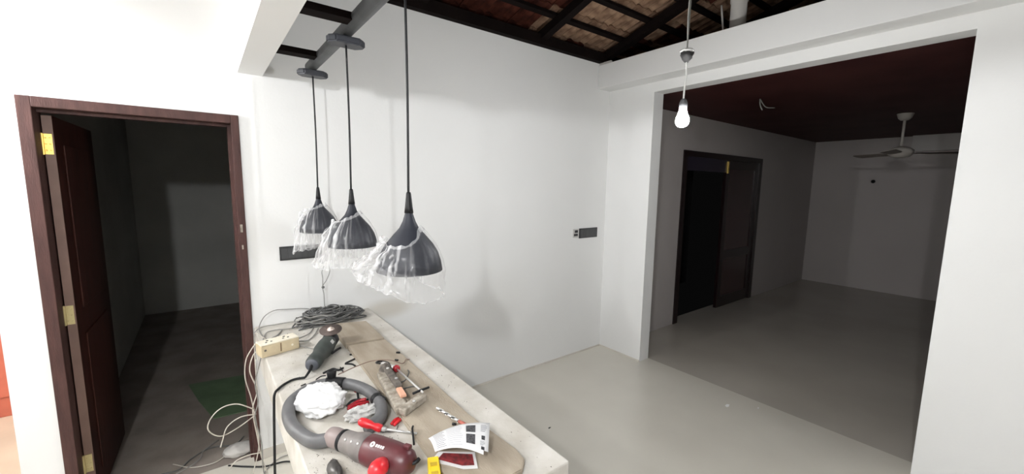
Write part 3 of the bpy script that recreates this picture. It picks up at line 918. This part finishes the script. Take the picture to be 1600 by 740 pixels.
# wires hanging down the left side of the counter
hang = [
    ([(0.190, 2.60, CT - 0.02), (0.160, 2.60, 0.80), (0.133, 2.60, 0.745), (0.124, 2.60, 0.647), (0.144, 2.60, 0.527), (0.158, 2.60, 0.40), (0.166, 2.60, 0.22), (0.12, 2.62, 0.02)], M_wwhite, 'leftmost pale wire hanging down the counter side'),
    ([(0.188, 2.50, CT - 0.03), (0.160, 2.50, 0.80), (0.142, 2.50, 0.72), (0.168, 2.50, 0.602), (0.143, 2.50, 0.497), (0.155, 2.50, 0.343), (0.170, 2.50, 0.20), (0.21, 2.52, 0.02)], M_wwhite, 'pale wire hanging in zigzags down the counter side'),
    ([(0.190, 2.42, CT - 0.05), (0.178, 2.43, 0.76), (0.160, 2.46, 0.66), (0.168, 2.47, 0.55), (0.150, 2.48, 0.46), (0.172, 2.48, 0.30), (0.178, 2.50, 0.10), (0.26, 2.56, 0.006)], M_wgrey2, 'grey wire hanging close against the counter side'),
    ([(0.152, 2.495, 0.500), (0.074, 2.495, 0.557), (0.005, 2.495, 0.556), (-0.044, 2.495, 0.509), (-0.053, 2.495, 0.452), (-0.005, 2.495, 0.404), (0.066, 2.495, 0.421), (0.150, 2.495, 0.465)], M_wwhite, 'big pale wire loop sticking out left of the counter'),
    ([(0.157, 2.490, 0.474), (0.084, 2.490, 0.481), (0.025, 2.490, 0.447), (0.002, 2.490, 0.383), (-0.01, 2.49, 0.345)], M_wwhite, 'pale wire end drooping inside the big wire loop'),
    ([(0.173, 2.50, 0.235), (0.11, 2.50, 0.245), (0.05, 2.50, 0.235), (0.02, 2.50, 0.20)], M_wwhite, 'lowest pale wire end sticking out left of the counter'),
]
for pts, m_, lab in hang:
    wire('hanging_wire', pts, 0.0030, m_, lab, group='wires hanging beside the counter')
# wires on the floor
fl = [
    ([(0.02, 2.86, 0.006), (0.10, 2.79, 0.006), (0.20, 2.72, 0.006), (0.30, 2.70, 0.006), (0.40, 2.62, 0.006), (0.52, 2.60, 0.006)], M_black, 0.005, 'black cable lying on the floor below the counter'),
    ([(0.16, 2.55, 0.006), (0.20, 2.68, 0.006), (0.30, 2.76, 0.006), (0.42, 2.70, 0.006), (0.36, 2.55, 0.006)], M_wgrey2, 0.003, 'grey wire curled on the floor below the counter'),
    ([(-0.30, 3.00, 0.006), (-0.22, 2.99, 0.006), (-0.16, 3.07, 0.006), (-0.06, 3.13, 0.006), (0.06, 3.08, 0.006), (0.12, 3.15, 0.006)], M_wgrey, 0.004, 'dark wire arching across the floor in the doorway'),
    ([(-0.25, 3.06, 0.013), (-0.16, 2.97, 0.006), (-0.06, 2.94, 0.006), (0.00, 2.97, 0.006), (0.03, 3.02, 0.006)], M_wwhite, 0.003, 'pale wire curling on the floor in the doorway'),
    ([(-0.40, 2.93, 0.006), (-0.28, 2.93, 0.006), (-0.13, 3.00, 0.016), (-0.10, 3.10, 0.016), (-0.02, 3.20, 0.006)], M_wgrey2, 0.003, 'grey wire crossing the doorway floor'),
]
for pts, m_, r_, lab in fl:
    wire('floor_wire', pts, r_, m_, lab, group='wires on the floor')

# ------------------------------------------------------------------ hammer drill with hose
hz = CT + 0.0255
HP = [(0.310, 1.338), (0.240, 1.381), (0.203, 1.488), (0.199, 1.597), (0.222, 1.688), (0.279, 1.750), (0.346, 1.775), (0.395, 1.750), (0.452, 1.700), (0.490, 1.605), (0.498, 1.490), (0.472, 1.402), (0.425, 1.356), (0.400, 1.350)]
a0 = Vector((0.292, 1.345, CT + 0.040)); a1 = Vector((0.430, 1.075, CT + 0.050))
ad = (a1 - a0).normalized()
dr = thing('power_drill', 'maroon and grey hammer drill with its thick grey hose looped round the white bag', 'drill', (a0.x, a0.y, CT))
tb = part('hose', T([(a0.x + 0.006, a0.y - 0.012, a0.z)] + [(x, y, hz) for x, y in HP[1:]], 0.0225, 16, 10), M_hose, dr, True)
part('cuff', T([(0.366, 1.765, hz + 0.004), (0.398, 1.748, hz + 0.004), (0.428, 1.722, hz + 0.003)], 0.0245, 16, 6), M_black, tb, True)
part('nozzle', lathe(bmesh.new(), [(0.016, 0.0), (0.020, 0.03), (0.019, 0.034), (0.012, 0.035), (0.010, 0.02)], axis_m((0.388, 1.762, hz + 0.018), (0.05, 0.15, 1)), 18), M_black, tb, True)
part('strap', T([(0.4980, 1.530, hz), (0.4985, 1.505, hz)], 0.0245, 16, 1), M_black, tb, True)
part('strap_tail', T([(0.503, 1.512, hz + 0.024), (0.512, 1.495, hz + 0.018), (0.518, 1.478, hz + 0.012)], 0.004, 6, 4), M_black, tb, True)
AM = axis_m(a0, ad)
part('collar', lathe(bmesh.new(), [(0.020, -0.018), (0.029, -0.010), (0.032, 0.01), (0.031, 0.035), (0.028, 0.045)], AM, 28), M_collar, dr, True)
part('ring', lathe(bmesh.new(), [(0.031, 0.043), (0.034, 0.046), (0.034, 0.054), (0.031, 0.057)], AM, 28), M_black, dr, True)
part('gear_housing', lathe(bmesh.new(), [(0.028, 0.055), (0.034, 0.060), (0.035, 0.095), (0.041, 0.115), (0.045, 0.135), (0.0435, 0.165)], AM, 28), M_gear, dr, True)
part('motor_housing', lathe(bmesh.new(), [(0.043, 0.158), (0.046, 0.163), (0.0475, 0.19), (0.047, 0.25), (0.044, 0.29), (0.037, 0.315), (0.026, 0.328), (0.012, 0.332)], AM, 32), M_maroon, dr, True)
sv = ad.cross(Vector((0, 0, 1))).normalized(); uv = sv.cross(ad).normalized()
side = -sv if (-sv).dot(Vector((-1, -1, 0))) > 0 else sv
for k in range(3):
    p0 = a0 + ad * (0.085 + 0.03 * k)
    n_ = (uv + side * 0.9).normalized()
    part('screw', lathe(bmesh.new(), [(0.004, 0), (0.0035, 0.003), (0.001, 0.0035)], axis_m(p0 + n_ * (0.034 + 0.0045 * k), n_), 10), M_steel, dr, True)
# badge: white ring mark and white lettering bar
n_ = (uv + side * 0.55).normalized()
bp = a0 + ad * 0.200 + n_ * 0.0472
part('badge_disc', lathe(bmesh.new(), [(0.0085, 0.0), (0.0085, 0.0012), (0.003, 0.0014), (0.0028, 0.0008)], axis_m(bp, n_, ad), 20, cap=False), mat('white_print', (0.82, 0.74, 0.74), 0.4), dr)
for k, w_ in enumerate((0.006, 0.006, 0.005, 0.006)):
    q0 = a0 + ad * (0.216 + 0.0085 * k) + n_ * 0.0472
    lpart('badge_letter', B(-0.0042, 0.0042, -w_ / 2, w_ / 2, -0.0004, 0.0012), MATS['white_print'], dr, axis_m(q0, n_, ad))
hp = a0 + ad * 0.262 + side * 0.052 + Vector((0, 0, 0.012))
hdir = (side * 0.9 + ad * 0.35 + Vector((0, 0, 0.25))).normalized()
part('red_knob', lathe(bmesh.new(), [(0.012, -0.018), (0.020, -0.008), (0.025, 0.012), (0.026, 0.03), (0.022, 0.048), (0.012, 0.056), (0.002, 0.058)], axis_m(hp, hdir), 24), M_red, dr, True, 'bright red rounded knob')
lpart('rear_switch', B(-0.008, 0.008, -0.012, 0.012, -0.004, 0.008, bevel=0.003), M_maroon, dr, axis_m(a0 + ad * 0.305 + uv * 0.040 - side * 0.012, uv, ad))
part('cord_stub', T([a0 + ad * 0.325, a0 + ad * 0.34 + Vector((0.006, 0.006, 0.004)), a0 + ad * 0.345 + Vector((0.016, 0.014, 0.008))], 0.006, 8, 4), M_black, dr, True)

# white bag inside the hose loop
bm = rnd_blob(bmesh.new(), (0.315, 1.625, CT + 0.037), 0.082, 0.098, 0.046, 9.3, 0.24, 72, 40, 3.0)
for vv in bm.verts:
    vv.co.z = max(vv.co.z, CT + 0.0015)
    d = abs(mnoise.noise(vv.co * 20)) * 0.010 - abs(mnoise.noise(vv.co * 42)) * 0.004
    if vv.co.z > CT + 0.006:
        vv.co.z += d
tag(link('crumpled_bag', bm, M_bagw, smooth=True), 'crumpled white plastic bag lying inside the hose loop', 'bag')
bm = rnd_blob(bmesh.new(), (0.425, 1.470, CT + 0.018), 0.055, 0.030, 0.022, 2.7, 0.5, 28, 14, 3.5)
for vv in bm.verts:
    vv.co.z = max(vv.co.z, CT + 0.001)
tag(link('clear_wrapper', bm, M_clear), 'small shiny clear wrapper between the white bag and the hose', 'wrapper')

# red bits
def bits(name, cx, cy, cz, items, m_, label, cat):
    o = thing(name, label, cat, (cx, cy, cz))
    for k, pts in enumerate(items):
        part('prong', T(pts, 0.0062, 7, 4), m_, o, True)
    return o
bits('wall_plug_strip', 0.42, 1.56, CT, [[(0.392, 1.545, CT + 0.008), (0.43, 1.552, CT + 0.012), (0.475, 1.550, CT + 0.008)], [(0.398, 1.556, CT + 0.010), (0.44, 1.570, CT + 0.014), (0.468, 1.560, CT + 0.018)], [(0.402, 1.535, CT + 0.008), (0.436, 1.535, CT + 0.010), (0.462, 1.540, CT + 0.008)]], M_dred,
     'dark red plastic plugs beside the white bag', 'plug')
bits('red_clip', 0.47, 1.66, CT, [[(0.455, 1.672, CT + 0.007), (0.472, 1.662, CT + 0.010), (0.487, 1.650, CT + 0.007)]], M_dred, 'small dark red clip at the top of the hose loop', 'clip')
wire('hex_key', [(0.463, 1.665, CT + 0.005), (0.449, 1.60, CT + 0.005), (0.452, 1.592, CT + 0.005), (0.489, 1.575, CT + 0.005)], 0.0036, M_black, 'black hex key lying inside the hose loop', 3, 'hex key')
wire('wire_scrap', [(0.395, 1.567, CT + 0.010), (0.420, 1.583, CT + 0.016), (0.452, 1.575, CT + 0.016)], 0.0048, M_black, 'thick black wire scrap next to the red plugs by the white bag', 5, 'scrap')
bits('red_clip', 0.515, 1.365, CT, [[(0.492, 1.352, CT + 0.007), (0.51, 1.362, CT + 0.012), (0.527, 1.372, CT + 0.007)], [(0.497, 1.342, CT + 0.007), (0.515, 1.350, CT + 0.010), (0.530, 1.362, CT + 0.007)]], M_red,
     'bright red clip between the hose and the plank', 'clip')
wire('thin_wire', [(0.44, 1.338, CT + 0.004), (0.46, 1.325, CT + 0.004), (0.49, 1.31, CT + 0.004), (0.51, 1.335, CT + 0.004)], 0.0018, M_wgrey, 'thin dark wire curling beside the bright red clip', 6)

# screwdriver by the drill
s0, s1, s2 = Vector((0.376, 1.345, CT + 0.066)), Vector((0.434, 1.284, CT + 0.046)), Vector((0.530, 1.215, CT + 0.0285))
sd_ = thing('screwdriver', 'screwdriver with a red handle lying across from drill to plank', 'screwdriver', (0.45, 1.28, CT))
ln = (s1 - s0).length
part('handle', lathe(bmesh.new(), [(0.006, 0), (0.013, 0.006), (0.0155, 0.02), (0.0145, 0.04), (0.010, 0.055), (0.0135, 0.068), (0.0135, ln - 0.004), (0.008, ln)], axis_m(s0, s1 - s0), 16), M_red, sd_, True)
part('collar', lathe(bmesh.new(), [(0.008, 0), (0.0075, 0.012), (0.005, 0.014)], axis_m(s1, s2 - s1), 14), M_clear, sd_, True)
part('shaft', lathe(bmesh.new(), [(0.0042, 0), (0.0042, (s2 - s1).length)], axis_m(s1, s2 - s1), 10), M_steel, sd_, True)
wire('wire_scrap', [(0.533, 1.255, CT + 0.034), (0.522, 1.235, CT + 0.038), (0.512, 1.205, CT + 0.030), (0.510, 1.195, CT + 0.006)], 0.0036, M_black, 'black wire scrap crossing the red screwdriver shaft', 5, 'scrap')

# second screwdriver, across the dusty hand tool
s0, s1, s2 = Vector((0.612, 1.790, PT + 0.018)), Vector((0.648, 1.700, PT + 0.020)), Vector((0.640, 1.405, PT + 0.037))
sd_ = thing('screwdriver', 'screwdriver with a clear handle lying over the plank by the hand tool', 'screwdriver', (0.61, 1.6, PT))
ln = (s1 - s0).length
part('handle', lathe(bmesh.new(), [(0.005, 0), (0.012, 0.006), (0.014, 0.025), (0.011, 0.05), (0.013, ln - 0.012), (0.010, ln)], axis_m(s0, s1 - s0), 14), M_clear, sd_, True)
part('collar', lathe(bmesh.new(), [(0.010, -0.012), (0.016, -0.004), (0.016, 0.006), (0.008, 0.012)], axis_m(s1, s2 - s1), 16), M_dred, sd_, True)
part('shaft', lathe(bmesh.new(), [(0.0042, 0), (0.0042, (s2 - s1).length)], axis_m(s1, s2 - s1), 10), M_steel, sd_, True)
for k, pts in enumerate(([(0.612, 1.79, PT + 0.020), (0.600, 1.83, PT + 0.012), (0.622, 1.845, PT + 0.008), (0.648, 1.81, PT + 0.008), (0.642, 1.765, PT + 0.012)],)):
    part('lanyard', T(pts, 0.004, 7, 6), M_black, sd_, True)

# dusty hand tool
TX = 0.017
ht = thing('hand_tool', 'dust covered L-shaped hand tool with an orange patch on the plank', 'tool', (0.56, 1.54, PT))
def obox(name, p, q, wd, h, m_, bev=0.004, z=0.0):
    p = Vector(p); q = Vector(q)
    d = q - p; L = d.length
    a = math.atan2(-d.x, d.y)
    return lpart(name, B(-wd / 2, wd / 2, 0, L, 0, h, bevel=bev), m_, ht, Matrix.Translation(p) @ Matrix.Rotation(a, 4, 'Z'))
obox('body', (0.522 + TX, 1.362, PT + 0.001), (0.566 + TX, 1.700, PT + 0.001), 0.048, 0.026, M_dust, 0.006)
obox('top_bar', (0.566 + TX, 1.500, PT + 0.0275), (0.584 + TX, 1.700, PT + 0.0275), 0.028, 0.020, M_dustd, 0.005)
obox('foot', (0.515 + TX, 1.352, PT + 0.001), (0.628 + TX, 1.408, PT + 0.001), 0.034, 0.030, M_dust, 0.006)
obox('patch', (0.553 + TX, 1.425, PT + 0.0275), (0.562 + TX, 1.497, PT + 0.0275), 0.024, 0.012, M_orange, 0.004)
for x, y, z in ((0.574, 1.555, PT + 0.0475), (0.572, 1.372, PT + 0.031), (0.579, 1.665, PT + 0.0475)):
    part('bolt', lathe(bmesh.new(), [(0.007, 0), (0.006, 0.004), (0.001, 0.005)], Matrix.Translation((x + TX, y, z)), 10), M_clear, ht, True)
part('jaw', rnd_blob(bmesh.new(), (0.583 + TX, 1.700, PT + 0.030), 0.026, 0.022, 0.022, 6.1, 0.5, 16, 10, flat=False), M_dustd, ht, True)
part('dark_strip', T([(0.605, 1.420, PT + 0.036), (0.640, 1.424, PT + 0.037), (0.682, 1.440, PT + 0.030)], 0.005, 7, 4), M_black, ht, True)

# long thin wire crossing the counter
wire('thin_wire', [(0.415, 1.765, CT + 0.055), (0.50, 1.79, CT + 0.06), (0.58, 1.82, PT + 0.030), (0.65, 1.78, PT + 0.030), (0.70, 1.76, PT + 0.008), (0.735, 1.80, PT + 0.004), (0.750, 1.79, PT + 0.004)], 0.0022, mat('rusty_wire', (0.20, 0.13, 0.10), 0.6),
     'long thin brown wire crossing from the hose to the plank')
wire('thin_wire', [(0.600, 1.60, PT + 0.006), (0.645, 1.600, PT + 0.004), (0.69, 1.66, PT + 0.004), (0.698, 1.69, PT + 0.004)], 0.0024, M_wgrey, 'dark wire curling on the plank right of the hand tool')
wire('thin_wire', [(0.592, 1.53, PT + 0.006), (0.640, 1.535, PT + 0.004), (0.672, 1.52, PT + 0.004)], 0.0024, M_wgrey, 'short dark wire on the plank under the clear screwdriver')

# drill bit
b0, b1 = Vector((0.658, 1.318, PT + 0.006)), Vector((0.684, 1.180, PT + 0.006))
bt = thing('drill_bit', 'steel drill bit with a red shank behind the leaflet', 'drill bit', (0.67, 1.24, PT))
bm = bmesh.new()
AMb = axis_m(b0, b1 - b0)
Lb = (b1 - b0).length
prof = []
n = 40
for i in range(n + 1):
    z = Lb * 0.9 * i / n
    prof.append(z)
rings = []
for z in prof:
    tw_ = z / 0.035 * math.pi
    rr = [(0.0058 if abs(math.cos(2 * math.pi * k / 12 * 1 + tw_)) > 0.45 else 0.0028) for k in range(12)]
    rings.append([bm.verts.new(AMb @ Vector((rr[k] * math.cos(2 * math.pi * k / 12), rr[k] * math.sin(2 * math.pi * k / 12), z))) for k in range(12)])
for a_, c_ in zip(rings, rings[1:]):
    for k in range(12):
        bm.faces.new((a_[k], a_[(k + 1) % 12], c_[(k + 1) % 12], c_[k]))
bm.faces.new(rings[0]); bm.faces.new(rings[-1])
part('flute', bm, M_steel, bt)
part('core', lathe(bmesh.new(), [(0.0045, 0.001), (0.0045, Lb * 0.9)], AMb, 10), M_blackm, bt)
part('shank', lathe(bmesh.new(), [(0.0058, Lb * 0.9), (0.0062, Lb), (0.0075, Lb + 0.002), (0.0075, Lb + 0.045)], AMb, 12), mat('dull_red_shank', (0.36, 0.10, 0.07), 0.5), bt, True)

# leaflet: bent sheet + folded lower sheet
lt = thing('leaflet', 'folded white printed leaflet lying on the front plank', 'leaflet', (0.62, 1.05, PT))
LA, LB_, LC, LD = Vector((0.545, 1.158, PT + 0.030)), Vector((0.735, 1.075, PT + 0.040)), Vector((0.640, 0.945, PT + 0.030)), Vector((0.528, 1.075, PT + 0.036))
def sheet(u, v, off=0.0):
    p = LA * (1 - u) * (1 - v) + LB_ * u * (1 - v) + LC * u * v + LD * (1 - u) * v
    p = p + Vector((0, 0, 0.014 * math.sin(math.pi * u) - 0.018 * (1 - u) ** 3 + 0.008 * math.sin(math.pi * v) + off))
    return p
def sheet_patch(u0, u1, v0, v1, off, th=0.0006, nu=10, nv=8, cut=False):
    bm = bmesh.new()
    g = [[[bm.verts.new(sheet(u0 + (u1 - u0) * i / nu, v0 + (v1 - v0) * j / nv, off + s * th)) for j in range(nv + 1)] for i in range(nu + 1)] for s in (0, 1)]
    for s in (0, 1):
        for i in range(nu):
            for j in range(nv):
                if cut and i == nu - 1 and j == nv - 1:
                    continue
                bm.faces.new((g[s][i][j], g[s][i + 1][j], g[s][i + 1][j + 1], g[s][i][j + 1]))
    be = [e for e in bm.edges if len(e.link_faces) == 1]
    ed = {}
    for i in range(nu):
        for j in (0, nv):
            if cut and i == nu - 1 and j == nv:
                continue
            bm.faces.new((g[0][i][j], g[0][i + 1][j], g[1][i + 1][j], g[1][i][j]))
    for j in range(nv):
        for i in (0, nu):
            if cut and j == nv - 1 and i == nu:
                continue
            bm.faces.new((g[0][i][j], g[0][i][j + 1], g[1][i][j + 1], g[1][i][j]))
    return bm
part('sheet', sheet_patch(0, 1, 0, 1, 0, cut=True, nu=12, nv=10), M_paper, lt, True)
part('picture', sheet_patch(0.60, 0.76, 0.14, 0.44, 0.0008, 0.0003, 4, 4), M_ink, lt, label='dark grey printed picture')
part('picture', sheet_patch(0.60, 0.76, 0.52, 0.82, 0.0008, 0.0003, 4, 4), M_ink, lt, label='dark grey printed picture')
part('stamp', sheet_patch(0.87, 0.93, 0.52, 0.64, 0.0008, 0.0003, 2, 2), M_ink, lt)
part('stamp', sheet_patch(0.87, 0.93, 0.82, 0.90, 0.0008, 0.0003, 2, 2), M_ink, lt)
for k in range(11):
    v_ = 0.10 + k * 0.078
    part('text_line', sheet_patch(0.06, 0.22 + 0.02 * math.sin(k * 2.1), v_, v_ + 0.022, 0.0008, 0.0003, 4, 1), M_inkl, lt)
for k in range(11):
    v_ = 0.10 + k * 0.078
    part('text_line', sheet_patch(0.27, 0.52 + 0.02 * math.sin(k * 1.3), v_, v_ + 0.016, 0.0008, 0.0003, 4, 1), mat('faint_ink', (0.42, 0.42, 0.45), 0.8), lt)
for k in range(5):
    part('text_line', sheet_patch(0.85, 0.94 + 0.02 * math.sin(k), 0.12 + k * 0.06, 0.14 + k * 0.06, 0.0008, 0.0003, 3, 1), M_inkl, lt)
    part('text_line', sheet_patch(0.85, 0.92 + 0.02 * math.sin(k), 0.68 + k * 0.026, 0.69 + k * 0.026, 0.0008, 0.0003, 3, 1), M_inkl, lt)
bm = prism(bmesh.new(), [(0.505, 1.062), (0.548, 1.090), (0.640, 1.02), (0.608, 0.952), (0.572, 0.975), (0.545, 1.015)], PT + 0.0005, PT + 0.003)
ls = part('lower_sheet', bm, M_paper, lt)
bm = prism(bmesh.new(), [(0.528, 1.058), (0.556, 1.075), (0.628, 1.015), (0.606, 0.968), (0.575, 0.988), (0.550, 1.025)], PT + 0.0032, PT + 0.0036)
part('red_print', bm, M_inkr, lt, label='dark red printed area')

# yellow object at the front edge of the frame
yl = thing('spirit_level', 'small yellow plastic level at the plank edge near the leaflet', 'level', (0.497, 1.02, CT))
yl.rotation_euler = (0, 0, math.radians(-22))
link('body', B(-0.017, 0.017, -0.10, 0.045, 0.0008, 0.040, bevel=0.003), M_yellow, yl)
link('inset', B(-0.010, 0.010, 0.000, 0.016, 0.0402, 0.042, bevel=0.0006), mat('ochre_inset', (0.50, 0.33, 0.02), 0.4), yl)
link('inset', B(-0.010, 0.010, -0.040, -0.024, 0.0402, 0.042, bevel=0.0006), MATS['ochre_inset'], yl)

bm = rnd_blob(bmesh.new(), (0.262, 1.205, CT + 0.018), 0.020, 0.040, 0.022, 8.8, 0.25, 20, 12)
for vv in bm.verts:
    vv.co.z = max(vv.co.z, CT + 0.0008)
tag(link('drill_chuck', bm, mat('dark_steel', (0.09, 0.085, 0.08), 0.4, metal=0.5), smooth=True), 'small dark steel lump on the counter left of the drill', 'fitting')

# black scraps
scr = [
    ([(0.501, 1.978), (0.554, 2.004)], 0.0040, 'black scrap stroke forming the top of the arrow-shaped scrap'),
    ([(0.497, 1.972), (0.522, 1.950), (0.530, 1.918)], 0.0042, 'black scrap stroke forming the lower half of the arrow-shaped scrap'),
    ([(0.389, 1.926), (0.418, 1.940), (0.439, 1.946), (0.453, 1.918), (0.478, 1.930)], 0.0048, 'crooked black scrap just in front of the grinder'),
    ([(0.469, 1.945), (0.466, 1.885)], 0.0034, 'short straight black scrap pointing at the hose nozzle'),
    ([(0.547, 2.070), (0.553, 2.062)], 0.0040, 'tiny black crumb between the grinder and the plank'),
    ([(0.440, 2.285), (0.455, 2.275), (0.462, 2.255)], 0.0036, 'curved black scrap between the socket box and the grinder body'),
    ([(0.350, 1.885), (0.375, 1.905), (0.395, 1.900)], 0.0022, 'thin dark sliver in front of the grinder cord'),
    ([(0.285, 1.86), (0.305, 1.868)], 0.0024, 'dark sliver on the counter behind the white bag'),
    ([(0.315, 1.845), (0.335, 1.850)], 0.0024, 'dark sliver nearest the back of the white bag'),
    ([(0.400, 2.120), (0.415, 2.135)], 0.0024, 'dark sliver left of the grinder body'),
]
for pts, r_, lab in scr:
    tag(link('wire_scrap', T([(x, y, CT + r_ + 0.0004) for x, y in pts], r_, 6, 4), M_black, None, True), lab, 'scrap', 'black scraps on the counter')
scr = [
    ([(0.728, 1.905), (0.742, 1.893)], 0.0045, 'black scrap on the plank farthest along beside the wall side'),
    ([(0.690, 1.825), (0.700, 1.812)], 0.0045, 'black scrap on the plank behind the clear screwdriver'),
    ([(0.655, 1.195), (0.665, 1.185)], 0.0045, 'black scrap on the plank at the leaflet back edge'),
]
for pts, r_, lab in scr:
    tag(link('wire_scrap', T([(x, y, PT + r_ + 0.0004) for x, y in pts], r_, 6, 4), M_black, None, True), lab, 'scrap', 'black scraps on the plank')
# grey dust and grit on the counter, too fine to count
rg = random.Random(3)
bm = bmesh.new()
for k in range(420):
    cl = rg.choice(((0.27, 1.27, 0.035, 0.05), (0.30, 1.90, 0.08, 0.06), (0.42, 2.1, 0.1, 0.15), (0.82, 1.5, 0.03, 0.5), (0.38, 2.5, 0.1, 0.1), (0.46, 1.25, 0.03, 0.1)))
    x, y = rg.gauss(cl[0], cl[2]), rg.gauss(cl[1], cl[3])
    if not (0.205 < x < 0.87 and 0.85 < y < 2.8) or (0.50 < x < 0.77 and y < 2.55):
        continue
    r_ = rg.uniform(0.0008, 0.0028)
    vs = [bm.verts.new((x + r_ * math.cos(t), y + r_ * math.sin(t), CT + 0.0003)) for t in (0.3, 2.3, 4.4)] + [bm.verts.new((x, y, CT + r_))]
    for a_, b_, c_ in ((0, 1, 3), (1, 2, 3), (2, 0, 3), (0, 2, 1)):
        bm.faces.new((vs[a_], vs[b_], vs[c_]))
tag(link('grit', bm, mat('grey_grit', (0.13, 0.12, 0.10), 0.9)), 'fine grey grit scattered over the counter', 'grit', kind='stuff')

# paint flakes on the floor
for (x, y, s, lab, m_) in ((3.256, 1.384, 0.030, 'larger white paint flake on the floor in the opening', M_wall), (3.42, 1.22, 0.012, 'smaller white paint flake on the floor in the opening', M_wall), (1.888, 2.0, 0.013, 'dark speck of dirt on the open floor right of the counter', M_blackm)):
    bm = prism(bmesh.new(), [(x - s, y - s * 0.3), (x - s * 0.2, y - s * 0.5), (x + s, y - s * 0.1), (x + s * 0.5, y + s * 0.4), (x - s * 0.6, y + s * 0.3)], 0.0004, 0.0022)
    tag(link('floor_flake', bm, m_), lab, 'debris')
